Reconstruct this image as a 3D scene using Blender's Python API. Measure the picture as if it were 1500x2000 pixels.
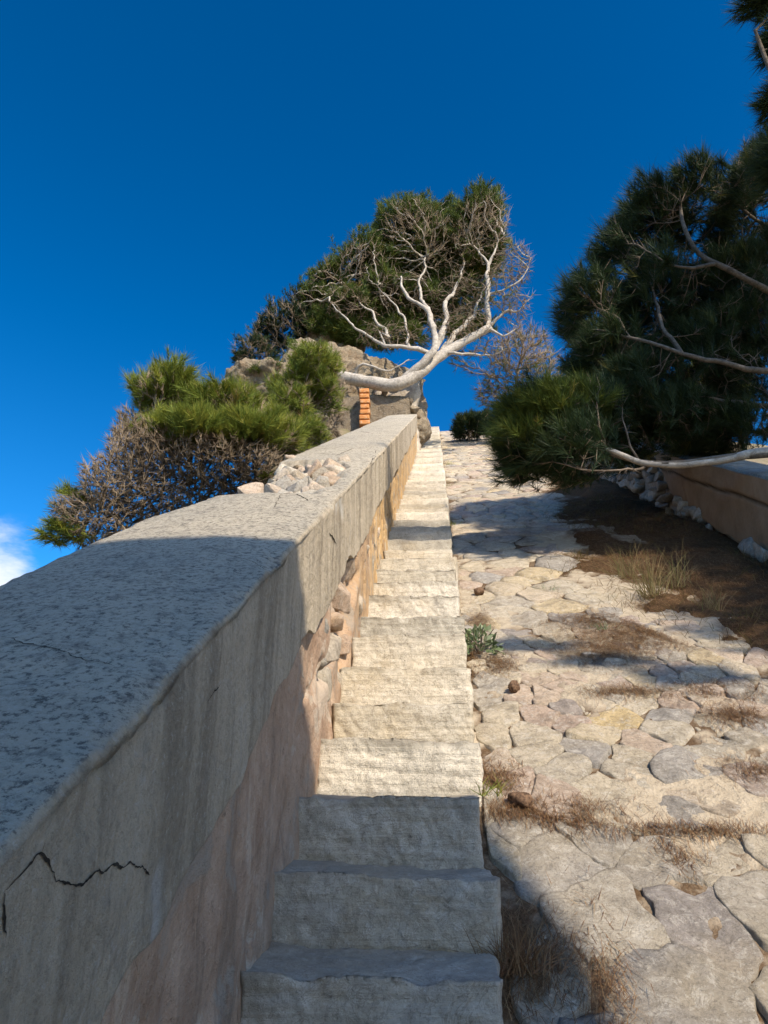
import bpy, math, random
import numpy as np
from mathutils import Vector, Matrix

R_ = math.radians
sc = bpy.context.scene
for o in list(bpy.data.objects): bpy.data.objects.remove(o)
rng = np.random.default_rng(11); random.seed(11)

# ------------------------------------------------------------------ camera, sky, sun, exposure
PITCH, YAW, FPX = R_(23.4), R_(4.44), 1500.0
CAM = np.array([0.0, 0.0, 1.4])
FW = np.array([-math.sin(YAW)*math.cos(PITCH), math.cos(YAW)*math.cos(PITCH), math.sin(PITCH)])
RT = np.array([math.cos(YAW), math.sin(YAW), 0.0]); UP = np.cross(RT, FW)
cd = bpy.data.cameras.new('camera'); cam = bpy.data.objects.new('camera', cd); sc.collection.objects.link(cam)
cd.sensor_fit = 'HORIZONTAL'; cd.sensor_width = 36; cd.lens = 36; cd.clip_start = 0.02; cd.clip_end = 12000
cam.matrix_world = Matrix(((RT[0], UP[0], -FW[0], CAM[0]), (RT[1], UP[1], -FW[1], CAM[1]), (RT[2], UP[2], -FW[2], CAM[2]), (0, 0, 0, 1)))
sc.camera = cam

SUN_AZ, SUN_EL = R_(144), R_(38.5)          # azimuth clockwise from +Y (uphill); sun behind and to the right
to_sun = Vector((math.sin(SUN_AZ)*math.cos(SUN_EL), math.cos(SUN_AZ)*math.cos(SUN_EL), math.sin(SUN_EL)))
ld = bpy.data.lights.new('sun', 'SUN'); ld.energy = 4.8; ld.angle = R_(0.55); ld.color = (1.0, 0.88, 0.70)
so = bpy.data.objects.new('sun', ld); sc.collection.objects.link(so)
so.rotation_euler = (-to_sun).to_track_quat('-Z', 'Y').to_euler(); so.location = (3, -8, 12)

w = bpy.data.worlds.new('World'); sc.world = w; w.use_nodes = True
wn = w.node_tree; wn.nodes.clear()
def N(nt, typ, **k):
    n = nt.nodes.new(typ)
    for a, b in k.items():
        if a.startswith('i_'):
            key = a[2:]; key = int(key) if key.isdigit() else key.replace('_', ' ')
            n.inputs[key].default_value = b
        else: setattr(n, a, b)
    return n
def math_(nt, op, a, b=None, c=None, clamp=False):
    n = nt.nodes.new('ShaderNodeMath'); n.operation = op; n.use_clamp = clamp
    for i, v in enumerate((a, b, c)):
        if v is None: continue
        if isinstance(v, (int, float)): n.inputs[i].default_value = v
        else: nt.links.new(v, n.inputs[i])
    return n.outputs[0]
def mixc(nt, fac, a, b, blend='MIX'):
    n = nt.nodes.new('ShaderNodeMix'); n.data_type = 'RGBA'; n.blend_type = blend
    for i, v in ((0, fac), (6, a), (7, b)):
        if isinstance(v, (int, float)): n.inputs[i].default_value = v
        elif isinstance(v, tuple): n.inputs[i].default_value = (*v, 1) if len(v) == 3 else v
        else: nt.links.new(v, n.inputs[i])
    return n.outputs[2]
def smooth(nt, v, lo, hi, to0=0.0, to1=1.0):
    n = nt.nodes.new('ShaderNodeMapRange'); n.interpolation_type = 'SMOOTHSTEP'
    nt.links.new(v, n.inputs[0])
    for i, x in enumerate((lo, hi, to0, to1)): n.inputs[i+1].default_value = x
    return n.outputs[0]
sky = N(wn, 'ShaderNodeTexSky', sky_type='NISHITA', sun_disc=False, sun_elevation=SUN_EL, sun_rotation=SUN_AZ,
        altitude=150, air_density=1.0, dust_density=1.0, ozone_density=4.0)
gm = N(wn, 'ShaderNodeGamma', i_Gamma=1.4); wn.links.new(sky.outputs[0], gm.inputs[0])
hs = N(wn, 'ShaderNodeHueSaturation', i_Saturation=1.205, i_Value=1.0, i_Hue=0.494)
wn.links.new(gm.outputs[0], hs.inputs['Color'])
tc = N(wn, 'ShaderNodeTexCoord'); sp = N(wn, 'ShaderNodeSeparateXYZ'); wn.links.new(tc.outputs['Generated'], sp.inputs[0])
nz = N(wn, 'ShaderNodeTexNoise', i_Scale=9.0, i_Detail=9.0, i_Roughness=0.6)
mp = N(wn, 'ShaderNodeMapping'); mp.inputs['Scale'].default_value = (1, 1, 2.6)
wn.links.new(tc.outputs['Generated'], mp.inputs[0]); wn.links.new(mp.outputs[0], nz.inputs['Vector'])
dt = N(wn, 'ShaderNodeVectorMath', operation='DOT_PRODUCT'); dt.inputs[1].default_value = (-0.548, 0.795, 0.258)   # a cloud low over the sea, beyond the parapet
wn.links.new(tc.outputs['Generated'], dt.inputs[0])
cl = math_(wn, 'ADD', smooth(wn, dt.outputs['Value'], 0.9925, 1.0), math_(wn, 'MULTIPLY', math_(wn, 'SUBTRACT', nz.outputs[0], 0.5), 2.4))
cl = math_(wn, 'MULTIPLY', smooth(wn, cl, 0.25, 1.3), smooth(wn, dt.outputs['Value'], 0.992, 0.9965))
skyc = mixc(wn, cl, hs.outputs[0], (8.5, 9.0, 9.8))
bg = N(wn, 'ShaderNodeBackground', i_Strength=0.086); wo = N(wn, 'ShaderNodeOutputWorld')
wn.links.new(skyc, bg.inputs[0]); wn.links.new(bg.outputs[0], wo.inputs[0])

sc.view_settings.view_transform = 'Standard'; sc.view_settings.look = 'None'
sc.view_settings.exposure = 0.44; sc.view_settings.gamma = 1.0; sc.view_settings.use_curve_mapping = False
sc.cycles.max_bounces = 8; sc.cycles.use_denoising = True

# ------------------------------------------------------------------ helpers
T = math.tan(R_(31.95))                      # slope of the stair
def S(y): return T*y                        # height of the stair line
def at(px, py, Y):                          # photo pixel + uphill distance -> place in the world
    d = RT*(px-750)/FPX + UP*(1000-py)/FPX + FW
    return CAM + d*(Y/d[1])
def ppm(Y): return Y*1.045/FPX              # metres per photo pixel at a distance

def _h(ix, iy, iz, seed):
    with np.errstate(over='ignore'):
        h = (ix.astype(np.uint32)*np.uint32(374761393) + iy.astype(np.uint32)*np.uint32(668265263) + iz.astype(np.uint32)*np.uint32(2246822519) + np.uint32((seed*3266489917) & 0xffffffff))
        h = (h ^ (h >> np.uint32(13)))*np.uint32(1274126177); h = h ^ (h >> np.uint32(16))
    return (h & np.uint32(0xffffff)).astype(np.float64)/float(0xffffff)
def vnoise(p, seed=0):
    p = np.asarray(p, float); i = np.floor(p).astype(np.int64); f = p-i; f = f*f*(3-2*f)
    r = 0
    for dx in (0, 1):
        for dy in (0, 1):
            for dz in (0, 1):
                wgt = (f[..., 0] if dx else 1-f[..., 0])*(f[..., 1] if dy else 1-f[..., 1])*(f[..., 2] if dz else 1-f[..., 2])
                r = r + wgt*_h(i[..., 0]+dx, i[..., 1]+dy, i[..., 2]+dz, seed)
    return r*2-1
def fbm(p, o=4, seed=0, g=0.5):
    p = np.asarray(p, float); a, r = 1.0, 0.0
    for k in range(o): r = r + a*vnoise(p*(2.03**k)+17.3*k, seed+k); a *= g
    return r
def cell(p, seed=0):
    """distance to the nearest scattered point"""
    p = np.asarray(p, float); i = np.floor(p).astype(np.int64); best = np.full(p.shape[:-1], 9.0)
    for dx in (-1, 0, 1):
        for dy in (-1, 0, 1):
            for dz in (-1, 0, 1):
                c = i+np.array([dx, dy, dz]); q = np.stack([_h(c[..., 0], c[..., 1], c[..., 2], seed+k) for k in (1, 2, 3)], -1)+c-p
                best = np.minimum(best, (q*q).sum(-1))
    return np.sqrt(best)
def sstep(x, a, b): t = np.clip((x-a)/(b-a), 0, 1); return t*t*(3-2*t)

C = sc.collection
def tag(o, label=None, cat=None, group=None, kind=None):
    if label: o['label'] = label
    if cat: o['category'] = cat
    if group: o['group'] = group
    if kind: o['kind'] = kind
    return o
def empty(name, loc=(0, 0, 0), **k):
    o = bpy.data.objects.new(name, None); C.objects.link(o); o.location = loc; o.empty_display_size = 0.2
    return tag(o, **k)
def world_loc(o):
    v = Vector((0, 0, 0))
    while o is not None: v += o.location; o = o.parent
    return np.array(v)
def obj(name, V, F, m, parent=None, smooth_=True, attrs=None, loc=None, **k):
    V = np.asarray(V, float)
    base = world_loc(parent) if parent is not None else np.zeros(3)
    me = bpy.data.meshes.new(name)
    o = bpy.data.objects.new(name, me); C.objects.link(o)
    if parent is not None: o.parent = parent
    if loc is not None: o.location = Vector(np.asarray(loc)-base); base = np.asarray(loc, float)
    V = V-base
    if isinstance(F, np.ndarray):
        nf, kk = F.shape
        me.vertices.add(len(V)); me.vertices.foreach_set('co', V.ravel())
        me.loops.add(nf*kk); me.loops.foreach_set('vertex_index', F.ravel().astype(np.int32))
        me.polygons.add(nf); me.polygons.foreach_set('loop_start', np.arange(0, nf*kk, kk, dtype=np.int32))
        try: me.polygons.foreach_set('loop_total', np.full(nf, kk, dtype=np.int32))
        except Exception: pass
        me.update(calc_edges=True)
    else:
        me.from_pydata(V.tolist(), [], F)
    if smooth_: me.polygons.foreach_set('use_smooth', np.ones(len(me.polygons), dtype=bool))
    for an, av in (attrs or {}).items():
        a = me.attributes.new(an, 'FLOAT', 'POINT')
        a.data.foreach_set('value', np.broadcast_to(np.asarray(av, dtype=np.float32), (len(V),)).copy())
    me.materials.append(m); me.update()
    return tag(o, **k)
def grid_faces(nu, nv):
    i = np.arange((nu-1)*(nv-1)); a = (i//(nv-1))*nv + i % (nv-1)
    return np.stack([a, a+nv, a+nv+1, a+1], 1)
def box_mesh(nx, ny, nz):
    """closed subdivided box on [-1,1]^3"""
    vid, V, F = {}, [], []
    def v(i, j, k):
        key = (i, j, k)
        if key not in vid: vid[key] = len(V); V.append((2*i/nx-1, 2*j/ny-1, 2*k/nz-1))
        return vid[key]
    for i in range(nx):
        for j in range(ny):
            F.append((v(i, j, 0), v(i, j+1, 0), v(i+1, j+1, 0), v(i+1, j, 0))); F.append((v(i, j, nz), v(i+1, j, nz), v(i+1, j+1, nz), v(i, j+1, nz)))
        for k in range(nz):
            F.append((v(i, 0, k), v(i+1, 0, k), v(i+1, 0, k+1), v(i, 0, k+1))); F.append((v(i, ny, k), v(i, ny, k+1), v(i+1, ny, k+1), v(i+1, ny, k)))
    for j in range(ny):
        for k in range(nz):
            F.append((v(0, j, k), v(0, j, k+1), v(0, j+1, k+1), v(0, j+1, k))); F.append((v(nx, j, k), v(nx, j+1, k), v(nx, j+1, k+1), v(nx, j, k+1)))
    return np.array(V, float), np.array(F, int)
_bm = {}
def rough_block(half, seg, r, amp, freq, seed, oct_=3):
    """rounded block with a noisy skin, centred on the origin"""
    if seg not in _bm: _bm[seg] = box_mesh(*seg)
    V, F = _bm[seg]; h = np.asarray(half, float); P = V*h
    inner = np.clip(P, -(h-r), h-r); d = P-inner; L = np.linalg.norm(d, axis=1, keepdims=True)+1e-9
    n = d/L; P = inner+n*r
    P = P + n*(amp*fbm(P*freq+seed*7.7, oct_, seed))[:, None]
    return P, F, n
def facet(P, seed, n=11, lo=0.62, hi=0.9):
    """knock flat faces off a lump so it reads as broken stone"""
    g = np.random.default_rng(seed); P = P.copy()
    for k in range(n):
        d = g.normal(0, 1, 3); d /= np.linalg.norm(d); t = P@d; lim = t.max()*g.uniform(lo, hi); P -= np.maximum(t-lim, 0)[:, None]*d
    return P
def rot_z(P, a): c, s = math.cos(a), math.sin(a); return P@np.array([[c, s, 0], [-s, c, 0], [0, 0, 1]])
def rot_any(P, e): return P@np.array(Matrix.Rotation(1, 3, 'X').to_3x3()*0+__import__('mathutils').Euler(e).to_matrix()).T

def tubes(chains, sides=None):
    """chains: list of (points Nx3, radii N) -> one mesh"""
    VV, FF, n0 = [], [], 0
    for P, r in chains:
        P = np.asarray(P, float); r = np.asarray(r, float); n = len(P)
        if n < 2: continue
        k = sides or (4 if r.max() < 0.008 else 5 if r.max() < 0.02 else 8 if r.max() < 0.07 else 14)
        t = np.gradient(P, axis=0); t /= np.linalg.norm(t, axis=1, keepdims=True)+1e-9
        ref = np.array([0.31, 0.2, 0.93]) if abs(t[0, 2]) < 0.85 else np.array([1.0, 0.1, 0])
        a = np.cross(t, ref); a /= np.linalg.norm(a, axis=1, keepdims=True)+1e-9; b = np.cross(t, a)
        th = np.arange(k)*2*math.pi/k
        ring = P[:, None]+r[:, None, None]*(np.cos(th)[None, :, None]*a[:, None]+np.sin(th)[None, :, None]*b[:, None])
        VV.append(ring.reshape(-1, 3))
        i, j = np.meshgrid(np.arange(n-1), np.arange(k), indexing='ij'); j2 = (j+1) % k
        FF.append((np.stack([i*k+j, i*k+j2, (i+1)*k+j2, (i+1)*k+j], -1).reshape(-1, 4))+n0)
        n0 += n*k
    return np.concatenate(VV), np.concatenate(FF)

class Skel:
    def __init__(s, D): s.p, s.par, s.mr, s.D = [], [], [], D
    def line(s, pts, r0, r1, attach=None, wob=0.0):
        pts = [np.asarray(q, float) for q in pts]
        if attach is None and s.p:
            A = np.array(s.p); attach = int(np.argmin(((A-pts[0])**2).sum(1)))
        elif attach is None: attach = -1
        # smooth (Catmull-Rom) and resample
        Q = []
        ext = [2*pts[0]-pts[1]]+pts+[2*pts[-1]-pts[-2]]
        for i in range(1, len(ext)-2):
            a, b, c, d = ext[i-1:i+3]
            m = max(2, int(np.linalg.norm(c-b)/s.D))
            for u in np.linspace(0, 1, m, endpoint=False):
                Q.append(0.5*((2*b)+(c-a)*u+(2*a-5*b+4*c-d)*u*u+(-a+3*b-3*c+d)*u**3))
        Q.append(pts[-1]); n = len(Q); par = attach
        if wob > 0:
            QA = np.array(Q); wv = np.stack([fbm(QA*2.6+k*31, 3, 600+k) for k in range(3)], 1)*wob*np.minimum(1, np.arange(n)/4)[:, None]; Q = list(QA+wv)
        for i, q in enumerate(Q):
            if i == 0 and attach >= 0 and np.linalg.norm(q-s.p[attach]) < s.D*0.7: continue
            s.p.append(q); s.par.append(par); s.mr.append((r0+(r1-r0)*i/max(1, n-1))*(1+0.16*float(vnoise(np.array([[i*0.45, r0*97, 3.3]]), 88)[0]))); par = len(s.p)-1
        return par
    def grow(s, A, kill=1.6, iters=90, jit=0.25, bias=(0, 0, 0), maxch=11, seed=0):
        g = np.random.default_rng(seed); A = np.asarray(A, float); P = np.array(s.p); par = list(s.par); D = s.D
        nd = np.full(len(A), 1e9); ni = np.zeros(len(A), int)
        def upd(new, off):
            nonlocal nd, ni
            for c0 in range(0, len(new), 400):
                d = np.sqrt(((A[:, None]-new[None, c0:c0+400])**2).sum(-1)); j = d.argmin(1); dm = d[np.arange(len(A)), j]
                m = dm < nd; nd = np.where(m, dm, nd); ni = np.where(m, j+off+c0, ni)
        upd(P, 0); ch = np.zeros(len(P)+200000, int)
        for it in range(iters):
            if len(A) == 0: break
            keep = (nd > kill*D) & (ch[ni] < maxch)
            A, nd, ni = A[keep], nd[keep], ni[keep]
            if len(A) == 0: break
            v = (A-P[ni])/nd[:, None]; u, inv = np.unique(ni, return_inverse=True)
            acc = np.zeros((len(u), 3)); np.add.at(acc, inv, v)
            acc /= np.linalg.norm(acc, axis=1, keepdims=True)+1e-9
            acc += g.normal(0, jit, acc.shape)+np.asarray(bias); acc /= np.linalg.norm(acc, axis=1, keepdims=True)+1e-9
            new = P[u]+acc*D; off = len(P); P = np.concatenate([P, new]); par += list(u); ch[u] += 1
            upd(new, off)
        s.P = P; s.PAR = np.array(par); s.MR = np.concatenate([np.array(s.mr), np.zeros(len(P)-len(s.mr))])
    def finish(s, tip=0.003, e=2.4, rmax=1.0):
        n = len(s.P); r = np.zeros(n); kids = [[] for _ in range(n)]
        for i in range(n):
            if s.PAR[i] >= 0: kids[s.PAR[i]].append(i)
        acc = np.zeros(n)
        for i in range(n-1, -1, -1):
            r[i] = max(tip, acc[i]**(1/e)) if kids[i] else tip
            r[i] = min(max(r[i], s.MR[i]), rmax) if s.MR[i] == 0 else s.MR[i]
            if s.PAR[i] >= 0: acc[s.PAR[i]] += min(r[i], 0.05)**e
        s.R, s.kids = r, kids
        chains, st = [], [i for i in range(n) if s.PAR[i] < 0]
        while st:
            i = st.pop(); c = [s.PAR[i]] if s.PAR[i] >= 0 else []; rr = [r[i]]*len(c)
            while True:
                c.append(i); rr.append(r[i])
                if not kids[i]: break
                k = max(kids[i], key=lambda q: r[q])
                for q in kids[i]:
                    if q != k: st.append(q)
                i = k
            chains.append((s.P[c], np.array(rr)))
        s.tips = np.array([i for i in range(n) if not kids[i]])
        return chains

def needles(pos, dirs, L, n, wd, spread=0.75, seed=0, shoot=1.0):
    """brush-like pine shoots: n slim needles each, one triangle per needle"""
    g = np.random.default_rng(seed); M = len(pos)
    d = dirs/(np.linalg.norm(dirs, axis=1, keepdims=True)+1e-9)
    ref = np.where(np.abs(d[:, 2:3]) < 0.8, np.array([[0, 0, 1.0]]), np.array([[1.0, 0, 0]]))
    a = np.cross(d, ref); a /= np.linalg.norm(a, axis=1, keepdims=True); b = np.cross(d, a)
    Ls = L*g.uniform(0.55, 1.3, (M, 1))
    ph = g.uniform(0, 2*math.pi, (M, n)); al = np.abs(g.normal(spread*0.8, 0.22, (M, n))); off = g.uniform(-shoot, 0.15, (M, n))*Ls
    rad = np.cos(ph)[..., None]*a[:, None]+np.sin(ph)[..., None]*b[:, None]
    base = pos[:, None]+d[:, None]*off[..., None]
    dr = np.cos(al)[..., None]*d[:, None]+np.sin(al)[..., None]*rad
    ln = Ls*g.uniform(0.65, 1.15, (M, n)); tipp = base+dr*ln[..., None]
    side = np.cross(dr, g.normal(0, 1, (M, n, 3))); side /= np.linalg.norm(side, axis=-1, keepdims=True)+1e-9
    V = np.stack([base-side*wd/2, base+side*wd/2, tipp], 2).reshape(-1, 3)
    var = np.repeat(np.clip(g.beta(2, 2, (M, 1))*0.8+(g.uniform(size=(M, 1)) < 0.04)*0.4+g.uniform(-0.1, 0.2, (M, n)), 0, 1), 3, axis=1).ravel()
    F = np.arange(len(V)).reshape(-1, 3)
    return V, F, var
def twiglets(sk, M, L, rad, seed, out=0.6, front=False):
    """short straight side twigs along the thin branches: slim three-sided spikes"""
    g = np.random.default_rng(seed); n = len(sk.P); thin = np.where((sk.PAR >= 0) & (sk.R < rad*3.5))[0]
    if front: c_ = sk.P.mean(0); thin = thin[(sk.P[thin]-c_)@np.array([0.25, -1.0, -0.45]) > -0.1]
    i = g.choice(thin, M); d = sk.P[i]-sk.P[sk.PAR[i]]; d /= np.linalg.norm(d, axis=1, keepdims=True)+1e-9
    c = sk.P.mean(0); o = sk.P[i]-c; o /= np.linalg.norm(o, axis=1, keepdims=True)+1e-9
    d = d+o*out+g.normal(0, 0.45, (M, 3)); d /= np.linalg.norm(d, axis=1, keepdims=True)
    a = np.cross(d, g.normal(0, 1, (M, 3))); a /= np.linalg.norm(a, axis=1, keepdims=True)+1e-9; b = np.cross(d, a)
    ln = L*g.uniform(0.4, 1.3, (M, 1)); b0 = sk.P[i]; th = [0, 2.094, 4.189]
    V = np.stack([b0+rad*(math.cos(t)*a+math.sin(t)*b) for t in th]+[b0+d*ln+g.normal(0, 0.12, (M, 3))*ln], 1).reshape(-1, 3)
    k = np.arange(M)[:, None]*4; F = np.concatenate([k+np.array([[0, 1, 3]]), k+np.array([[1, 2, 3]]), k+np.array([[2, 0, 3]])])
    return V, F, b0+d*ln, d
def ell(n, c, r, seed, shell=0.0):
    g = np.random.default_rng(seed); v = g.normal(0, 1, (n, 3)); v /= np.linalg.norm(v, axis=1, keepdims=True)
    q = (shell+(1-shell)*g.uniform(0, 1, (n, 1))**(1/2.2)); return np.asarray(c)+v*q*np.asarray(r)

# ------------------------------------------------------------------ materials
def newmat(name, rough=0.85, spec=0.25):
    m = bpy.data.materials.new(name); m.use_nodes = True; nt = m.node_tree
    b = nt.nodes['Principled BSDF']; b.inputs['Roughness'].default_value = rough; b.inputs['Specular IOR Level'].default_value = spec
    return m, nt, b
def pos_(nt, scale=(1, 1, 1)):
    g = N(nt, 'ShaderNodeNewGeometry'); mpn = N(nt, 'ShaderNodeMapping'); mpn.inputs['Scale'].default_value = scale
    nt.links.new(g.outputs['Position'], mpn.inputs[0]); return mpn.outputs[0]
def noise_(nt, vec, scale, detail=5, rough=0.6, dist=0.0):
    n = N(nt, 'ShaderNodeTexNoise', i_Scale=scale, i_Detail=detail, i_Roughness=rough, i_Distortion=dist); nt.links.new(vec, n.inputs['Vector']); return n.outputs[0]
def ramp_(nt, v, stops, interp='LINEAR'):
    n = nt.nodes.new('ShaderNodeValToRGB'); n.color_ramp.interpolation = interp; e = n.color_ramp.elements
    while len(e) < len(stops): e.new(0.5)
    for q, (p, c) in zip(e, stops): q.position = p; q.color = (*c, 1)
    nt.links.new(v, n.inputs[0]); return n.outputs[0]
def bump_(nt, b, hs_):
    """hs_: list of (height socket, distance)"""
    prev = None
    for h, dist in hs_:
        n = N(nt, 'ShaderNodeBump', i_Strength=1.0, i_Distance=dist); nt.links.new(h, n.inputs['Height'])
        if prev: nt.links.new(prev, n.inputs['Normal'])
        prev = n.outputs[0]
    nt.links.new(prev, b.inputs['Normal'])
def attr_(nt, name):
    a = N(nt, 'ShaderNodeAttribute', attribute_name=name); return a.outputs['Fac']

def stone_mat(name, stops, mott=0.5, fine=60, bumpd=0.004, lichen=0.35, stain=(0.30, 0.22, 0.13), lam=0.0):
    m, nt, b = newmat(name, 0.9, 0.15); p = pos_(nt)
    base = ramp_(nt, attr_(nt, 'tone'), stops)
    n1 = noise_(nt, p, 8, 7, 0.7); n2 = noise_(nt, p, fine, 5, 0.75); n3 = noise_(nt, p, 2.3, 5, 0.65); n4 = noise_(nt, p, 30, 8, 0.8, 0.4); n6 = noise_(nt, p, 16, 6, 0.7, 1.5)
    c = mixc(nt, 1.0, base, ramp_(nt, n1, [(0.30, (1-mott,)*3), (0.5, (1, 1, 1)), (0.70, (1+mott*0.3,)*3)]), 'MULTIPLY')
    c = mixc(nt, smooth(nt, n3, 0.50, 0.70, 0, 0.5), c, stain, 'MIX')
    c = mixc(nt, smooth(nt, n4, 0.50, 0.62, 0, lichen), c, (0.64, 0.585, 0.50))          # pale crusts
    c = mixc(nt, smooth(nt, n4, 0.46, 0.36, 0, mott), c, (0.20, 0.175, 0.14))            # dark mottling
    c = mixc(nt, smooth(nt, n2, 0.57, 0.70, 0, 0.65), c, (0.12, 0.105, 0.085))           # dark pits
    vein = math_(nt, 'ABSOLUTE', math_(nt, 'SUBTRACT', n6, 0.5)); c = mixc(nt, smooth(nt, vein, 0.022, 0.004, 0, 0.45), c, (0.16, 0.13, 0.095))
    hts = []
    if lam:
        c = mixc(nt, math_(nt, 'MULTIPLY', attr_(nt, 'worn'), smooth(nt, n1, 0.3, 0.6, 0.45, 0.95)), c, (0.27, 0.24, 0.19))
        n7 = noise_(nt, pos_(nt, (3, 6, 60)), 1.0, 5, 0.65, 0.4); c = mixc(nt, smooth(nt, n7, 0.54, 0.68, 0, lam), c, (0.26, 0.215, 0.155)); hts = [(n7, 0.004)]      # bedding lines
    nt.links.new(c, b.inputs['Base Color'])
    bump_(nt, b, hts+[(n1, bumpd*4), (n4, bumpd*2.5), (n2, bumpd*1.3)])
    return m
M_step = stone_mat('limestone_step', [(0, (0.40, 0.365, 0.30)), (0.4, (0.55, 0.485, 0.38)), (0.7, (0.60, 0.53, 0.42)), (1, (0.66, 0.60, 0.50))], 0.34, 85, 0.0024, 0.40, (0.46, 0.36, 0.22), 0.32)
M_pave = stone_mat('paving_limestone', [(0.0, (0.33, 0.30, 0.265)), (0.25, (0.46, 0.395, 0.30)), (0.45, (0.55, 0.46, 0.33)), (0.62, (0.47, 0.35, 0.265)), (0.74, (0.27, 0.25, 0.23)), (0.93, (0.53, 0.44, 0.31)), (0.98, (0.52, 0.41, 0.25)), (1, (0.54, 0.40, 0.20))], 0.48, 75, 0.0045, 0.5, (0.46, 0.375, 0.25))
M_rub = stone_mat('rubble_limestone', [(0, (0.30, 0.28, 0.25)), (0.4, (0.50, 0.44, 0.35)), (0.7, (0.55, 0.40, 0.29)), (1, (0.60, 0.53, 0.42))], 0.45, 50, 0.004, 0.35)
M_rock = stone_mat('weathered_rock', [(0, (0.24, 0.185, 0.125)), (0.5, (0.38, 0.295, 0.195)), (1, (0.47, 0.38, 0.265))], 0.6, 14, 0.02, 0.35, (0.33, 0.19, 0.09))

# mortar bed between the paving stones, with soil and needle litter in places
m, nt, b = newmat('mortar_bed', 0.95, 0.1); p = pos_(nt)
n1 = noise_(nt, p, 3.2, 5, 0.65); n2 = noise_(nt, p, 70, 4, 0.7); n3 = noise_(nt, p, 14, 5, 0.7)
c = ramp_(nt, n3, [(0.3, (0.34, 0.275, 0.195)), (0.7, (0.52, 0.435, 0.32))])
c = mixc(nt, math_(nt, 'MULTIPLY', attr_(nt, 'soil'), smooth(nt, n3, 0.35, 0.55, 0.5, 1)), c, (0.12, 0.075, 0.042)); c = mixc(nt, smooth(nt, n2, 0.58, 0.72, 0, 0.6), c, (0.20, 0.15, 0.10))
nt.links.new(c, b.inputs['Base Color']); bump_(nt, b, [(n3, 0.02), (n2, 0.009)]); M_bed = m

# cement coat of the parapet
m, nt, b = newmat('cement_render', 0.92, 0.15); p = pos_(nt); ps = pos_(nt, (9, 9, 0.9))
n1 = noise_(nt, p, 1.6, 5, 0.6); n2 = noise_(nt, p, 130, 4, 0.75); n3 = noise_(nt, ps, 1.0, 5, 0.65, 0.3); n4 = noise_(nt, p, 75, 7, 0.8); n5 = noise_(nt, p, 6, 7, 0.7)
geo = N(nt, 'ShaderNodeNewGeometry'); sx = N(nt, 'ShaderNodeSeparateXYZ'); nt.links.new(geo.outputs['Normal'], sx.inputs[0])
topm = smooth(nt, sx.outputs[2], 0.45, 0.8)
side = mixc(nt, smooth(nt, n3, 0.40, 0.66), (0.57, 0.475, 0.345), (0.34, 0.28, 0.20))       # rain streaks
side = mixc(nt, smooth(nt, n3, 0.30, 0.42, 0.6, 0), side, (0.52, 0.46, 0.37))
topc = ramp_(nt, n1, [(0.3, (0.43, 0.385, 0.305)), (0.7, (0.56, 0.485, 0.37))])
c = mixc(nt, topm, side, topc)
c = mixc(nt, smooth(nt, n5, 0.52, 0.70, 0, 0.40), c, (0.27, 0.24, 0.20))
n9 = noise_(nt, p, 24, 8, 0.82); wt = smooth(nt, sx.outputs[2], 0.45, 0.8, 0.28, 1.0); c = mixc(nt, math_(nt, 'MULTIPLY', wt, smooth(nt, n9, 0.49, 0.62, 0, 0.55)), c, (0.17, 0.155, 0.13)); c = mixc(nt, math_(nt, 'MULTIPLY', wt, smooth(nt, n4, 0.51, 0.60, 0, 0.85)), c, (0.10, 0.092, 0.08)); c = mixc(nt, smooth(nt, n4, 0.45, 0.36, 0, 0.6), c, (0.58, 0.53, 0.45))                     # dark lichen specks
c = mixc(nt, smooth(nt, n2, 0.62, 0.72, 0, 0.4), c, (0.60, 0.55, 0.47))                        # bright sand grains
c = mixc(nt, attr_(nt, 'crack'), c, (0.035, 0.03, 0.025))
c = mixc(nt, attr_(nt, 'pale'), c, (0.56, 0.53, 0.47))
nt.links.new(c, b.inputs['Base Color']); bump_(nt, b, [(n5, 0.015), (n4, 0.008), (n2, 0.004)]); M_coat = m

# older plaster under the coat: pinkish near, ochre farther up
m, nt, b = newmat('old_lime_plaster', 0.93, 0.12); p = pos_(nt); ps = pos_(nt, (10, 10, 1.0))
n1 = noise_(nt, p, 2.2, 5, 0.65); n2 = noise_(nt, p, 110, 4, 0.75); n3 = noise_(nt, ps, 1.2, 6, 0.7, 0.4); n4 = noise_(nt, p, 30, 6, 0.75); n5 = noise_(nt, p, 7, 5, 0.7)
geo = N(nt, 'ShaderNodeNewGeometry'); sx = N(nt, 'ShaderNodeSeparateXYZ'); nt.links.new(geo.outputs['Position'], sx.inputs[0])
far = smooth(nt, math_(nt, 'ADD', sx.outputs[1], math_(nt, 'MULTIPLY', n1, 2.0)), 3.6, 6.0)
near_c = ramp_(nt, n5, [(0.3, (0.30, 0.195, 0.13)), (0.5, (0.42, 0.29, 0.20)), (0.72, (0.50, 0.37, 0.27))])
far_c = ramp_(nt, n3, [(0.3, (0.58, 0.45, 0.29)), (0.5, (0.56, 0.36, 0.165)), (0.7, (0.40, 0.24, 0.115))])
c = mixc(nt, far, near_c, far_c)
c = mixc(nt, smooth(nt, n3, 0.52, 0.68, 0, 0.7), c, (0.24, 0.175, 0.125))
c = mixc(nt, smooth(nt, n3, 0.42, 0.30, 0, 0.5), c, (0.60, 0.49, 0.37))
c = mixc(nt, smooth(nt, n4, 0.56, 0.70, 0, 0.7), c, (0.17, 0.125, 0.09)); c = mixc(nt, smooth(nt, n2, 0.62, 0.72, 0, 0.5), c, (0.62, 0.55, 0.45))
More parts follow.
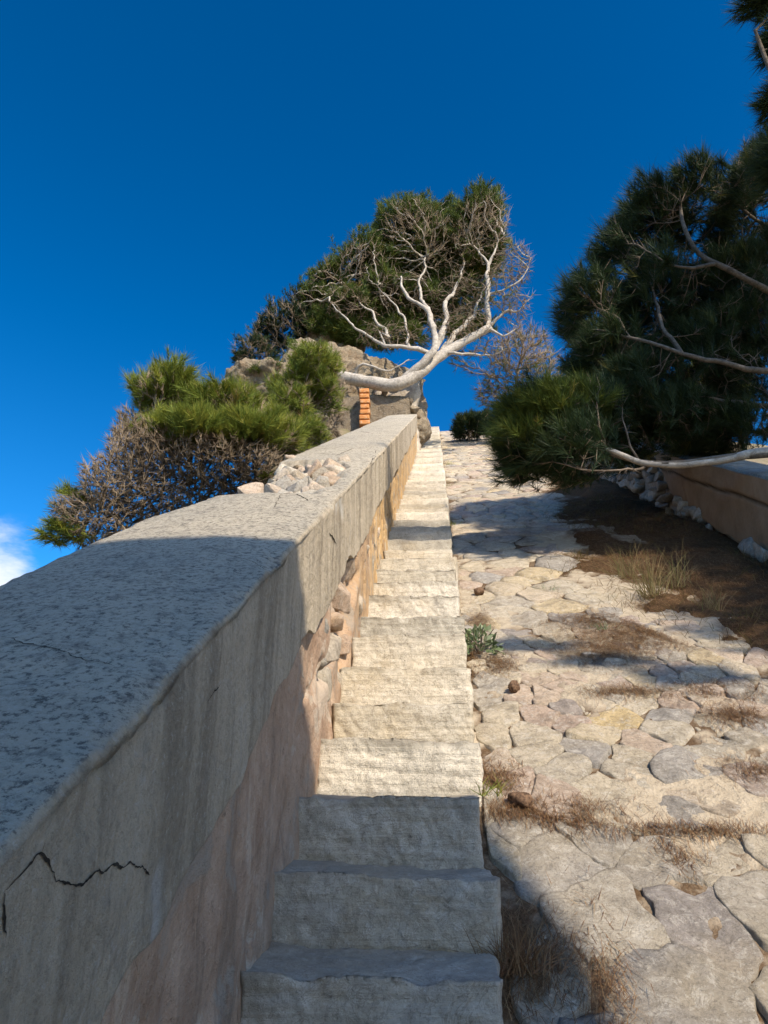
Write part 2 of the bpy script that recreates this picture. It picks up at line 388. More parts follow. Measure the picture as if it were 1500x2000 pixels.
n8 = noise_(nt, p, 3.4, 7, 0.72, 0.5); c = mixc(nt, smooth(nt, n8, 0.53, 0.60, 0, 0.75), c, (0.33, 0.285, 0.23)); c = mixc(nt, smooth(nt, n8, 0.44, 0.38, 0, 0.6), c, (0.52, 0.45, 0.36))
c = mixc(nt, attr_(nt, 'crack'), c, (0.05, 0.04, 0.03))
nt.links.new(c, b.inputs['Base Color']); bump_(nt, b, [(n8, 0.02), (n5, 0.014), (n4, 0.008), (n2, 0.003)]); M_plast = m

def bark_mat(name, c0, c1, sc_=40):
    m, nt, b = newmat(name, 0.9, 0.15); p = pos_(nt); n1 = noise_(nt, p, sc_, 6, 0.7); n2 = noise_(nt, p, 4, 3, 0.6)
    n9 = noise_(nt, p, sc_*0.35, 5, 0.75, 0.8); c = ramp_(nt, n1, [(0.3, c0), (0.68, c1)]); c = mixc(nt, smooth(nt, n9, 0.52, 0.62, 0, 0.6), c, tuple(0.75*x for x in c0)); c = mixc(nt, smooth(nt, n2, 0.5, 0.75, 0, 0.5), c, tuple(0.6*x for x in c0))
    nt.links.new(c, b.inputs['Base Color']); bump_(nt, b, [(n1, 0.01)]); return m
M_bark = bark_mat('pale_pine_bark', (0.30, 0.26, 0.215), (0.60, 0.54, 0.46), 22)
M_twig = bark_mat('dry_twigs', (0.15, 0.11, 0.075), (0.34, 0.27, 0.195), 9)
M_bark2 = bark_mat('grey_pine_bark', (0.09, 0.075, 0.06), (0.24, 0.20, 0.16), 30)
M_twig2 = bark_mat('brown_twigs', (0.10, 0.075, 0.055), (0.24, 0.19, 0.145), 12)
def needle_mat(name, stops):
    m, nt, b = newmat(name, 0.6, 0.3)
    c = ramp_(nt, attr_(nt, 'var'), stops); nt.links.new(c, b.inputs['Base Color'])
    tr = N(nt, 'ShaderNodeBsdfTranslucent'); nt.links.new(c, tr.inputs[0]); mx = N(nt, 'ShaderNodeMixShader', i_0=0.25)
    out = nt.nodes['Material Output']; nt.links.new(b.outputs[0], mx.inputs[1]); nt.links.new(tr.outputs[0], mx.inputs[2]); nt.links.new(mx.outputs[0], out.inputs[0]); return m
M_ndl = needle_mat('pine_needles', [(0, (0.04, 0.07, 0.016)), (0.5, (0.095, 0.135, 0.024)), (0.85, (0.17, 0.19, 0.032)), (1, (0.24, 0.18, 0.055))])
M_ndl_b = needle_mat('bush_needles', [(0, (0.10, 0.145, 0.026)), (0.5, (0.21, 0.255, 0.038)), (0.85, (0.33, 0.32, 0.05)), (1, (0.36, 0.25, 0.07))])
M_ndl_d = needle_mat('dark_needles', [(0, (0.018, 0.036, 0.015)), (0.6, (0.032, 0.058, 0.019)), (0.9, (0.075, 0.095, 0.022)), (1, (0.15, 0.14, 0.035))])
M_dry = needle_mat('dry_needles', [(0, (0.13, 0.065, 0.032)), (0.6, (0.23, 0.125, 0.058)), (1, (0.36, 0.24, 0.12))])
M_straw = needle_mat('dry_grass', [(0, (0.16, 0.11, 0.05)), (0.6, (0.26, 0.19, 0.085)), (1, (0.13, 0.14, 0.04))])
M_leaf = needle_mat('grey_green_leaves', [(0, (0.10, 0.14, 0.06)), (0.6, (0.20, 0.25, 0.12)), (1, (0.34, 0.38, 0.24))])

m, nt, b = newmat('brick_clay', 0.9, 0.15); p = pos_(nt); n1 = noise_(nt, p, 22, 5, 0.7)
nt.links.new(ramp_(nt, n1, [(0.3, (0.36, 0.14, 0.05)), (0.5, (0.55, 0.23, 0.075)), (0.7, (0.50, 0.33, 0.20))]), b.inputs['Base Color']); bump_(nt, b, [(n1, 0.01)]); M_brick = m
m, nt, b = newmat('scrub_ground', 0.95, 0.1); p = pos_(nt); n1 = noise_(nt, p, 1.3, 6, 0.65); n2 = noise_(nt, p, 18, 5, 0.7)
c = ramp_(nt, n1, [(0.3, (0.16, 0.125, 0.075)), (0.5, (0.25, 0.20, 0.13)), (0.7, (0.11, 0.12, 0.05))]); c = mixc(nt, smooth(nt, n2, 0.55, 0.7, 0, 0.6), c, (0.34, 0.29, 0.22))
nt.links.new(c, b.inputs['Base Color']); bump_(nt, b, [(n1, 0.08), (n2, 0.02)]); M_ground = m
m, nt, b = newmat('needle_litter_soil', 0.95, 0.1); p = pos_(nt); n1 = noise_(nt, p, 5, 6, 0.7); n2 = noise_(nt, p, 60, 5, 0.75, 1.0)
c = ramp_(nt, n1, [(0.3, (0.06, 0.036, 0.020)), (0.7, (0.14, 0.082, 0.042))]); c = mixc(nt, smooth(nt, n2, 0.5, 0.68, 0, 0.7), c, (0.21, 0.125, 0.062))
nt.links.new(c, b.inputs['Base Color']); bump_(nt, b, [(n1, 0.04), (n2, 0.012)]); M_soil = m
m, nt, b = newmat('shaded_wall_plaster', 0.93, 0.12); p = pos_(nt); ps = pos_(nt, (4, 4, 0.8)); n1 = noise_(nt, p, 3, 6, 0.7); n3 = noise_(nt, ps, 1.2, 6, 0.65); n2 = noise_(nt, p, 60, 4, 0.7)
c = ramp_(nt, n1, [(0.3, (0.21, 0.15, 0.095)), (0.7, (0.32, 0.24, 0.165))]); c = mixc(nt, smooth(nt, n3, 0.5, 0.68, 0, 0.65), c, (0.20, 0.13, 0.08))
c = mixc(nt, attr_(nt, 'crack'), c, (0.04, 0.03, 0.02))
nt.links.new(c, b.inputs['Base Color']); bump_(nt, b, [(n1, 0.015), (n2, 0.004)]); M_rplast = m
m, nt, b = newmat('pine_cone', 0.8, 0.2); nt.links.new(ramp_(nt, noise_(nt, pos_(nt), 120, 3), [(0.35, (0.06, 0.035, 0.022)), (0.65, (0.20, 0.12, 0.07))]), b.inputs['Base Color']); M_cone = m

# ------------------------------------------------------------------ terrain
def ground_z(x, y):
    s = T*np.minimum(y, 23.2)
    z = s-0.14
    left = np.clip(-0.85-x, 0, None); right = np.clip(x-2.25, 0, None)
    z = z-0.15*sstep(left, 0, 0.3)-np.where(left > 0, 0.56*np.minimum(left, 60), 0)
    z = z+0.45*sstep(right, 0, 0.25)-0.16*np.minimum(right, 60)
    # rocky knoll at the upper left
    k = np.exp(-(((x+2.6)/1.5)**2+((y-14.3)/1.9)**2)*0.8)*sstep(-x, 0.9, 1.6); z = z+k*2.6
    z = z-0.10*np.clip(y-25, 0, 200)-0.25*np.clip(-y-6, 0, 60)
    r = np.hypot(x, y-10); far = sstep(r, 45, 160)
    z = z*(1-far)+(-18)*far
    P = np.stack([x, y, 0*x], -1)
    return z+0.06*fbm(P*0.9, 4, 5)*sstep(np.abs(x-0.75), 1.7, 3.0)+1.2*fbm(P*0.05, 3, 9)*sstep(r, 25, 70)
near = np.arange(-7, 7.01, 0.25); outx = 7+np.cumsum(0.3*1.22**np.arange(38)); gx = np.concatenate([-outx[::-1], near, outx])
neary = np.arange(-4, 30.01, 0.3); up_ = 30+np.cumsum(0.35*1.22**np.arange(38)); dn = -4-np.cumsum(0.35*1.22**np.arange(38)); gy = np.concatenate([dn[::-1], neary, up_])
X, Y = np.meshgrid(gx, gy, indexing='ij'); Z = ground_z(X, Y)
obj('ground', np.stack([X, Y, Z], -1).reshape(-1, 3), grid_faces(len(gx), len(gy)), M_ground, kind='structure')

# ------------------------------------------------------------------ staircase
W_R, W_L = 0.095, -0.405
jun = [1.91, 2.17, 2.46, 2.75, 3.01, 3.29, 3.62, 3.89, 4.20, 4.48, 4.76, 5.06]
ys = [1.91-0.285*k for k in range(6, 0, -1)]+jun
while ys[-1] < 23.2: ys.append(ys[-1]+0.285+rng.uniform(-0.02, 0.02))
stair = empty('staircase', (0, 0, 0), label='narrow limestone staircase climbing straight uphill beside the parapet', cat='stairs')
for k in range(1, len(ys)):
    y0, y1 = ys[k-1], ys[k]; z0, z1 = S(y0), S(y1)
    near_ = y0 < 4.6; mid = y0 < 9
    h = np.array([(W_R-W_L)/2+rng.uniform(-0.008, 0.014), (y1-y0)/2+0.045, (z1-z0)/2+0.03])
    seg = (84, 20, 34) if near_ else ((28, 8, 9) if mid else (10, 3, 3))
    P, F, n = rough_block(h, seg, 0.014 if near_ else 0.016, 0.006, 5.0, k, 4)
    Q = P+k*3.1; wx = 0.03*fbm(Q*6, 2, k+200)
    u_ = P[:, 0]*0.86+P[:, 2]*0.50+wx; v_ = P[:, 2]*0.86-P[:, 0]*0.50+wx
    d1 = vnoise(np.stack([u_*24, v_*11, P[:, 1]*9], 1)+k*5.3, k)   # slanting tool marks
    sc1 = cell(np.stack([u_*20, v_*13, P[:, 1]*5], 1)+k*4.4, k) if near_ else 0.5; sc2 = cell(np.stack([u_*46, v_*30, P[:, 1]*9], 1)+k*1.4, k+7) if near_ else 0.5
    patch = sstep(fbm(Q*5, 2, k+410), -0.3, 0.3)
    ch = 1.0*(sc1-0.45)+0.7*(sc2-0.45)-np.clip(1-np.abs(d1)*5, 0, 1)*1.0*patch+0.7*fbm(Q*24, 4, k+50, 0.7)
    beds = np.abs(vnoise(np.stack([P[:, 0]*2.2, P[:, 1]*6, P[:, 2]*40+P[:, 0]*1.5], 1)+k*2.2, k+9))
    beds = -np.exp(-(beds/0.10)**2)
    front = np.clip(-n[:, 1], 0, 1); top = np.clip(n[:, 2], 0, 1); sidef = np.abs(n[:, 0])
    P = P+n*((0.0036*ch*front+0.0035*beds*(front+sidef)+0.006*fbm(Q*11, 4, k+80, 0.6)*(top+sidef))[:, None])
    P[:, 2] -= (0.014+0.012*rng.uniform())*sstep(-P[:, 1], -h[1]+0.03, h[1])*top                           # treads worn down towards the nosing
    P[:, 2] -= 0.012*top*np.exp(-((P[:, 0]-0.02)/0.14)**2)*sstep(-P[:, 1], -h[1], h[1])                # worn hollow
    nose = np.exp(-(np.maximum(h[1]+P[:, 1], 0)/0.03)**2)*np.exp(-(np.maximum(h[2]-P[:, 2], 0)/0.03)**2); cn = np.clip(fbm(np.c_[P[:, 0]*9, P[:, 0]*0+k*3.7, P[:, 0]*0], 4, k+77, 0.65), -0.4, 1)
    P[:, 2] -= nose*(0.003+0.012*cn); P[:, 1] += nose*(0.002+0.012*cn)                                    # chipped nosing
    P[:, 2] += P[:, 0]*rng.uniform(-0.035, 0.01); P[:, 1] += P[:, 0]*rng.uniform(-0.035, 0.03)
    wornk = rng.uniform(0.02, 0.075); edge_ = sstep(-(h[2]-P[:, 2])+0.02*fbm(Q*8, 3, k+610), -wornk, -wornk*0.35)*rng.uniform(0.35, 1.0)
    P[:, 0] += rng.uniform(-0.008, 0.008)
    P[:, 1] += 0.014*sstep(-P[:, 2], 0.3*h[2], h[2])*front                                                # foot of the riser set back
    P += np.array([(W_R+W_L)/2, (y0+y1)/2+0.045, (z0+z1)/2-0.03])
    obj('step', P, F, M_step, stair, attrs={'tone': (0.15+rng.uniform(-.15, .25)) if (k % 3 == 1 or y0 < 2.4) else rng.uniform(0.4, 1), 'worn': edge_}, loc=((W_R+W_L)/2, (y0+y1)/2, z0))  # lowest steps, in shadow, get a darker stone tone to deepen the shade

# ------------------------------------------------------------------ paved ramp
def ramp_z(x, y): return T*np.minimum(y, 23.2)-0.045+0.018*fbm(np.stack([x, y, 0*x], -1)*1.3, 3, 3)
rx = np.concatenate([np.arange(0.075, 1.6, 0.02), np.arange(1.6, 2.32, 0.1)])
ry = np.concatenate([np.arange(-1.0, 5.5, 0.02), np.arange(5.5, 12, 0.06), np.arange(12, 24.6, 0.2)])
X, Y = np.meshgrid(rx, ry, indexing='ij'); PP = np.stack([X, Y, 0*X], -1)
bn = fbm(PP*3.1, 3, 21, 0.6)+0.45*fbm(PP*17, 3, 22, 0.6); soil = sstep(-bn, -0.30, 0.05); Z = ramp_z(X, Y)+0.0078+0.0065*np.clip(bn, -1.2, 0.9)+0.003*fbm(PP*40, 2, 29)-0.006*soil
ramp = obj('ramp', np.stack([X, Y, Z], -1).reshape(-1, 3), grid_faces(len(rx), len(ry)), M_bed, attrs={'soil': soil.ravel()}, kind='structure')
def litter_edge(y):      # where the needle bank begins, right of the paving
    return np.interp(y, [0, 2.7, 3.3, 4.0, 4.6, 5.6, 7, 11, 24], [2.0, 1.9, 1.42, 1.12, 0.74, 0.80, 1.05, 1.35, 1.5])
tr = rng.random((26000, 2)); ty = -0.6+23.8*tr[:, 0]; tx = 0.03+2.07*tr[:, 1]
trr = (0.20*(1+0.62*vnoise(np.c_[tx*1.1, ty*1.1, np.full(26000, 4.0)], 31))*np.where(ty < 3, 1.0, 0.95))**2
pts = np.zeros((0, 2))
for x, y, r2 in zip(tx, ty, trr):
    if len(pts) == 0 or ((pts[:, 0]-x)**2+((pts[:, 1]-y)*1.30)**2).min() > r2: pts = np.vstack([pts, (x, y)])
pts = np.array(pts); stones = []
for i, (cx, cy) in enumerate(pts):
    if cx > litter_edge(cy)+0.15 or cx < 0.08: continue
    poly = [np.array(q) for q in ((cx-.5, cy-.5), (cx+.5, cy-.5), (cx+.5, cy+.5), (cx-.5, cy+.5))]
    for j in np.argsort(((pts-pts[i])**2).sum(1))[1:22]:
        mid_ = (pts[i]+pts[j])/2; nn = pts[j]-pts[i]; out = []
        for a in range(len(poly)):
            A, B = poly[a], poly[(a+1) % len(poly)]; da, db = (A-mid_)@nn, (B-mid_)@nn
            if da <= 0: out.append(A)
            if da*db < 0: out.append(A+(B-A)*(da/(da-db)))
        poly = out
        if len(poly) < 3: break
    if len(poly) < 3: continue
    poly = [np.array([max(0.105, q[0]), q[1]]) for q in poly]
    stones.append((cx, cy, np.array(poly)))
def stone_mesh(cx, cy, poly, near_, seed):
    g = np.random.default_rng(seed); c = poly.mean(0)
    nout = 30 if near_ else 12
    # resample outline, round the corners, pull in for the joint
    L = np.r_[poly, poly[:1]]; seg = np.linalg.norm(np.diff(L, axis=0), axis=1); cs = np.r_[0, np.cumsum(seg)]
    u = np.linspace(0, cs[-1], 96, endpoint=False); O = np.stack([np.interp(u, cs, L[:, 0]), np.interp(u, cs, L[:, 1])], 1)
    kw = 2; ker = np.ones(2*kw+1)/(2*kw+1); O = np.stack([np.convolve(np.r_[O[-kw:, q], O[:, q], O[:kw, q]], ker, 'valid') for q in (0, 1)], 1)
    O = O[(np.arange(nout)*96/nout).astype(int)]
    d = O-c; rad = np.linalg.norm(d, axis=1, keepdims=True)
    gap = g.uniform(-0.003, 0.006)
    O = c+d*(1-gap/np.maximum(rad, 0.05))*(1+0.16*fbm(np.c_[O*11, np.zeros(nout)], 4, seed % 97, 0.65))[:, None]
    rings = [(1.01, -0.045), (1.0, 0.006), (0.985, 0.0105), (0.90, 0.0115), (0.68, 0.012), (0.42, 0.012), (0.2, 0.012)] if near_ else [(1.0, -0.035), (0.98, 0.008), (0.7, 0.014)]
    V = []; hh = g.uniform(-0.006, 0.008); tilt = g.normal(0, 0.03, 2)
    for s_, z_ in rings:
        q = c+(O-c)*s_; V.append(np.c_[q, np.full(nout, z_+hh)])
    V.append(np.array([[c[0], c[1], 0.018+hh]])); V = np.concatenate(V)
    V[:, 2] += (V[:, :2]-c)@tilt
    nz_ = fbm(np.c_[V[:, :2]*12, np.full(len(V), seed*0.37)], 4, 77, 0.6); V[:, 2] += np.where(V[:, 2] > -0.02, nz_*(0.011 if near_ else 0.010), 0)
    V[:, 2] += ramp_z(V[:, 0], V[:, 1])
    F = []; nr = len(rings)
    for r in range(nr-1):
        for a in range(nout): b2 = (a+1) % nout; F.append((r*nout+a, r*nout+b2, (r+1)*nout+b2, (r+1)*nout+a))
    for a in range(nout): F.append(((nr-1)*nout+a, (nr-1)*nout+(a+1) % nout, nr*nout))
    return V, F
stones.sort(key=lambda q: q[1]); farV, farF, farT, n0 = [], [], [], 0
for k, (cx, cy, poly) in enumerate(stones):
    V, F = stone_mesh(cx, cy, poly, cy < 4.6, k); tone = rng.uniform(0, 1)
    if k < 290: obj('paving_stone', V, F, M_pave, ramp, attrs={'tone': tone}, loc=(cx, cy, float(ramp_z(np.array(cx), np.array(cy)))))
    else:
        farV.append(V); farF += [tuple(i+n0 for i in f) for f in F]; farT.append(np.full(len(V), tone)); n0 += len(V)
if farV: obj('paving_stones', np.concatenate(farV), farF, M_pave, ramp, attrs={'tone': np.concatenate(farT)}, kind='stuff')

# needle-covered bank along the right side of the ramp
bx_ = np.linspace(0, 1, 40); by_ = np.concatenate([np.arange(1.0, 9, 0.05), np.arange(9, 24, 0.3)])
U_, Y = np.meshgrid(bx_, by_, indexing='ij'); E0 = litter_edge(Y)-0.12+0.10*fbm(np.stack([Y*2.2, 0*Y, 0*Y], -1), 3, 8); X = E0+(2.30-E0)*U_
PP = np.stack([X, Y, 0*X], -1); Z = ramp_z(X, Y)-0.03+0.10*sstep(U_, 0, 0.75)+0.06*fbm(PP*3.3, 4, 41)*sstep(U_, 0, 0.3)
Z += 0.02*fbm(PP*11, 3, 44)*sstep(U_, 0.02, 0.2)
obj('needle_bank', np.stack([X, Y, Z], -1).reshape(-1, 3), grid_faces(len(bx_), len(by_)), M_soil, kind='structure')
def bank_z(x, y):
    e = litter_edge(y)-0.12; u = np.clip((x-e)/(2.30-e), 0, 1)
    return ramp_z(x, y)+np.where(x > e, -0.02+0.10*sstep(u, 0, 0.75)+0.06*fbm(np.stack([x, y, 0*x], -1)*3.3, 4, 41)*sstep(u, 0, 0.3), 0.012)

# ------------------------------------------------------------------ parapet wall
def poly_dist(P2, line):
    d = np.full(len(P2), 1e9)
    for a, b_ in zip(line[:-1], line[1:]):
        a, b_ = np.asarray(a), np.asarray(b_); ab = b_-a; t = np.clip(((P2-a)@ab)/(ab@ab), 0, 1)
        d = np.minimum(d, np.linalg.norm(P2-(a+t[:, None]*ab), axis=1))
    return d
def on_face(px, py, x=-0.375):
    d = RT*(px-750)/FPX+UP*(1000-py)/FPX+FW; q = CAM+d*(x/d[0]); return (q[1], q[2]-S(q[1]))
def on_top(px, py, h=0.975):
    d = RT*(px-750)/FPX+UP*(1000-py)/FPX+FW; s = (CAM[2]-h-0)/(T*d[1]-d[2]); q = CAM+d*s; return (q[0], q[1])
XF, XB, HT = -0.372, -0.955, 0.975
wall = empty('parapet_wall', (-0.64, 0, 0), label='thick plastered parapet wall running uphill along the left of the steps', cat='wall')
uy = np.concatenate([np.arange(-0.9, 0.5, 0.03), np.arange(0.5, 1.3, 0.0034), np.arange(1.3, 4.6, 0.008), np.arange(4.6, 13.4, 0.04)])
# section: outer skirt up, across the top, down the inner face
nskL, ntop, nskR = 10, 72, 96
sec = [('L', t) for t in np.linspace(0, 1, nskL, endpoint=False)]+[('T', t) for t in np.linspace(0, 1, ntop)]+[('R', t) for t in np.linspace(0, 1, nskR)[1:]]+[('U', 1.0)]
kinds = np.array([q[0] for q in sec]); tt = np.array([q[1] for q in sec])
nu, nv = len(uy), len(sec); Yg = np.repeat(uy[:, None], nv, 1); tg = np.repeat(tt[None], nu, 0)
low = 0.615+0.030*fbm(np.stack([uy*2.1, 0*uy, 0*uy], -1), 4, 61)+0.012*fbm(np.stack([uy*11, 0*uy, 0*uy], -1), 3, 62)
xg = np.zeros((nu, nv)); hg = np.zeros((nu, nv))
mL, mT, mR, mU = kinds == 'L', kinds == 'T', kinds == 'R', kinds == 'U'
xg[:, mL] = XB; hg[:, mL] = 0.6+(HT-0.6)*tg[:, mL]
xg[:, mT] = XB+(XF-XB)*tg[:, mT]; hg[:, mT] = HT
RAD = 0.014; xg[:, mR] = XF; hg[:, mR] = HT-RAD+(low[:, None]-HT+RAD)*tg[:, mR]
xg[:, mU] = XF-0.05; hg[:, mU] = low[:, None]+0.004
# worn, rounded arrises
crown = 0.018*(1-(2*np.clip((xg-XB)/(XF-XB), 0, 1)-1)**2); hg[:, mT] += crown[:, mT]
edge = np.where(mT[None], np.minimum(xg-XB, XF-xg), 1.0); rad = RAD
hg = hg-np.where(edge < rad, rad-np.sqrt(np.maximum(rad**2-(rad-edge)**2, 0)), 0)
dn_ = HT-hg
Pw = np.stack([xg, Yg, hg], -1)
chip = np.clip(fbm(Pw*np.array([8, 6, 8]), 4, 70, 0.6)-0.42, 0, 1)
arr = np.exp(-(np.minimum(edge, np.where(mR[None], dn_, 1))/0.03)**2)
und = 0.005*fbm(Pw*1.7, 3, 71)+0.0035*fbm(Pw*9, 4, 72)+0.0012*fbm(Pw*40, 2, 73)
xg = xg+np.where((mR)[None], und-0.022*chip*arr, 0); hg = hg+np.where(mT[None], und-0.022*chip*arr, 0)
# broken stretch of the coping: the coat is gone from the left two thirds of the top
yfront = np.interp(xg, [XB, -0.90, -0.86, -0.66, -0.45], [2.12, 2.42, 2.66, 2.68, 2.62])+0.02*fbm(Pw*12, 3, 90)
yback = np.interp(xg, [XB, -0.62, -0.45], [4.10, 3.95, 3.63])+0.05*fbm(Pw*6, 3, 91)
xlim = -0.475+0.05*fbm(np.stack([0*xg, Yg*5, 0*xg], -1), 3, 92)
brk = sstep(Yg, yfront, yfront+0.05)*sstep(-Yg, -yback-0.0, -yback+0.03)*sstep(-xg, -xlim-0.02, -xlim+0.06)
crumb = sstep(-xg, 0.70, 0.78)*brk
hg = hg-np.where((mT | mL)[None], 0.065*brk+0.05*crumb+brk*0.030*fbm(Pw*14, 3, 93), 0)
# cracks and grooves
crack = np.zeros((nu, nv)); pale = np.zeros((nu, nv))
fm = np.repeat((mR)[None], nu, 0); fp = np.stack([Yg[fm], hg[fm]], 1)
wob = 0.0022*fbm(np.c_[fp*60, fp[:, :1]*0], 3, 95)
fpw = np.stack([0.006*fbm(np.c_[fp*22, fp[:, :1]*0+k*5], 4, 97+k, 0.6) for k in (0, 1)], 1)
CR = [('f', ((0, 1742), (35, 1702), (72, 1668), (98, 1706), (130, 1736), (178, 1706), (245, 1682), (288, 1712)), 0.0042), ('f', ((0, 1838), (6, 1790), (2, 1742)), 0.006), ('f', ((72, 1668), (84, 1640)), 0.002),
      ('f', ((398, 1372), (415, 1348), (428, 1340)), 0.003), ('f', ((446, 1520), (450, 1440), (462, 1370)), 0.002), ('f', ((640, 1040), (646, 1052), (652, 1062)), 0.013), ('f', ((722, 905), (732, 892), (735, 876)), 0.012), ('f', ((250, 1960), (262, 1900), (258, 1860)), 0.0022)]
d = poly_dist(fp, [on_face(*q) for q in ((303, 1712), (306, 1770), (300, 1828))]); pale[fm] = np.exp(-(d/0.016)**2)*0.8
d = poly_dist(fp, [on_face(*q) for q in ((655, 985), (660, 960), (668, 1000))]); pale[fm] = np.maximum(pale[fm], np.exp(-(d/0.03)**2)*0.8)
xg[fm] -= 0.0016*crack[fm]+0.004*pale[fm]
tm = np.repeat(mT[None], nu, 0); tp = np.stack([xg[tm], Yg[tm]], 1); wob = 0.004*fbm(np.c_[tp*40, tp[:, :1]*0], 3, 96)
CR += [('t', ((0, 1268), (60, 1281), (110, 1288), (170, 1303), (225, 1312)), 0.003), ('t', ((440, 1092), (480, 1098), (520, 1108)), 0.003), ('t', ((545, 972), (580, 974), (603, 985)), 0.010), ('t', ((536, 1000), (548, 975)), 0.005), ('t', ((620, 890), (660, 893), (690, 880)), 0.012), ('t', ((700, 845), (730, 850)), 0.012)]
hg[tm] -= 0.003*crack[tm]
pale = np.maximum(pale, np.where(tm, brk*0.35, 0))
V = np.stack([xg, Yg, hg+S(Yg)], -1).reshape(-1, 3)
obj('cement_coat', V, grid_faces(nu, nv)[:, ::-1].copy(), M_coat, wall, attrs={'crack': crack.ravel(), 'pale': pale.ravel()}, label='grey cement coat over the top of the parapet, broken open in one place')
tp_ = np.stack([xg[tm], Yg[tm]], 1); th_ = hg[tm]; fp_ = np.stack([Yg[fm], hg[fm]], 1); fx_ = xg[fm]
m, nt, b = newmat('crack_gap', 1.0, 0.0); nt.links.new(ramp_(nt, noise_(nt, pos_(nt), 90, 3), [(0.3, (0.02, 0.017, 0.014)), (0.7, (0.06, 0.05, 0.04))]), b.inputs['Base Color']); M_crack = m
for ci, (kd, line, wd) in enumerate(CR):
    A2 = np.array([on_face(*q) if kd == 'f' else on_top(*q) for q in line]); cs2 = np.r_[0, np.cumsum(np.linalg.norm(np.diff(A2, axis=0), axis=1))]; nn = max(8, int(cs2[-1]/0.0035)); u2 = np.linspace(0, cs2[-1], nn)
    Q2 = np.stack([np.interp(u2, cs2, A2[:, k]) for k in (0, 1)], 1); Q2 = Q2+np.stack([0.0032*fbm(np.c_[u2*38, u2*0+ci*3.1, u2*0+k*9.7], 4, 700+k, 0.65) for k in (0, 1)], 1)
    tn = np.gradient(Q2, axis=0); tn /= np.linalg.norm(tn, axis=1, keepdims=True)+1e-9; nr2 = np.c_[-tn[:, 1], tn[:, 0]]
    wv = wd*0.62*(0.30+0.9*np.abs(fbm(np.c_[u2*60, u2*0+ci, u2*0], 3, 720)))*np.minimum(1, np.minimum(np.arange(nn), np.arange(nn)[::-1])/6+0.1)
    VV = []
    for sg in (-1, 1):
        q2 = Q2+nr2*(wv*sg*0.5)[:, None]
        if kd == 'f': k2 = [int(np.argmin(((fp_-p_)**2).sum(1))) for p_ in q2]; VV.append(np.c_[fx_[k2]+0.0012, q2[:, 0], q2[:, 1]+S(q2[:, 0])])
        else: k2 = [int(np.argmin(((tp_-p_)**2).sum(1))) for p_ in q2]; VV.append(np.c_[q2[:, 0], q2[:, 1], th_[k2]+0.0014+S(q2[:, 1])])
    VV = np.stack(VV, 1).reshape(-1, 3); obj('crack', VV, grid_faces(nn, 2), M_crack, wall)
# older plaster face below the coat
ly = np.concatenate([np.arange(-0.9, 0.8, 0.04), np.arange(0.8, 5.0, 0.011), np.arange(5.0, 13.5, 0.035)]); lh = np.linspace(-0.25, 0.69, 90)
Yg, hg = np.meshgrid(ly, lh, indexing='ij'); Pw = np.stack([0*Yg, Yg, hg], -1)
xg = -0.392+0.010*fbm(Pw*1.9, 3, 81)+0.004*fbm(Pw*11, 4, 82)-0.02*np.clip(fbm(Pw*np.array([1, 9, 5]), 4, 83)-0.45, 0, 1)
hole = sstep(fbm(Pw*np.array([1, 3.2, 3.2]), 3, 85)*0.09-np.abs((Yg-3.15)/0.8)*0.15-np.abs((hg-0.40)/0.30)*0.12, -0.13, -0.09)
hole2 = sstep(fbm(Pw*np.array([1, 14, 7]), 4, 86), 0.22, 0.5)*sstep(Yg, 3.4, 4.2)*sstep(-Yg, -8, -6)
lip = np.clip(hole*1.0, 0, 1); xg = xg-0.055*lip-0.022*hole2
gr = np.exp(-((Yg-5.95)/0.018)**2)*sstep(hg, 0.05, 0.15); xg = xg-0.03*gr
xg -= 0.02*sstep(-hg, -0.06, 0.03)*0
ck = np.clip(hole2*0.35+gr*0.9, 0, 1)
V = np.stack([xg, Yg, hg+S(Yg)], -1).reshape(-1, 3)
obj('lower_plaster', V, grid_faces(len(ly), len(lh))[:, ::-1].copy(), M_plast, wall, attrs={'crack': ck.ravel()}, label='flaking ochre and pink plaster below the cement coat')
# masonry core and outer face
cy_ = np.arange(-0.9, 13.4, 0.1); cs_ = [(-0.46, -0.5), (-0.46, 0.83), (-0.74, 0.77), (-0.90, 0.50), (-0.93, -0.2), (-1.0, -1.8)]
V = np.array([[(x+0.012*math.sin(y*7+i), y, h+S(y)+(0.02*math.sin(y*5.3+i*2))) for i, (x, h) in enumerate(cs_)] for y in cy_]).reshape(-1, 3)
obj('masonry_core', V, grid_faces(len(cy_), len(cs_)), M_rub, wall, attrs={'tone': 0.5})
nw = len(cs_)
V = np.array([(x, -0.885, h+S(-0.885)) for x, h in ((-0.385, -0.25), (-0.385, 0.94), (-0.94, 0.94), (-0.94, -1.8))]); obj('end_face', V, [(0, 1, 2, 3)], M_plast, wall, attrs={'crack': 0.0})
def put_stone(parent, c, half, e, seed, m=M_rub, tone=None, seg=(7, 6, 5), amp=0.18, name='stone'):
    half = np.asarray(half); r = half.min()*0.35
    P, F, n = rough_block(half*1.12, seg, r, half.min()*amp*0.5, 0.9/half.max(), seed, 3); P = facet(P/half, seed, 20, 0.5, 0.88)*half; P += n*(half.min()*0.07*fbm(P*2.5/half.min(), 3, seed+2))[:, None]
    from mathutils import Euler
    P = P@np.array(Euler(e).to_matrix()).T+np.asarray(c)
    return obj(name, P, F, m, parent, attrs={'tone': rng.uniform(0, 1) if tone is None else tone}, loc=c, smooth_=False)
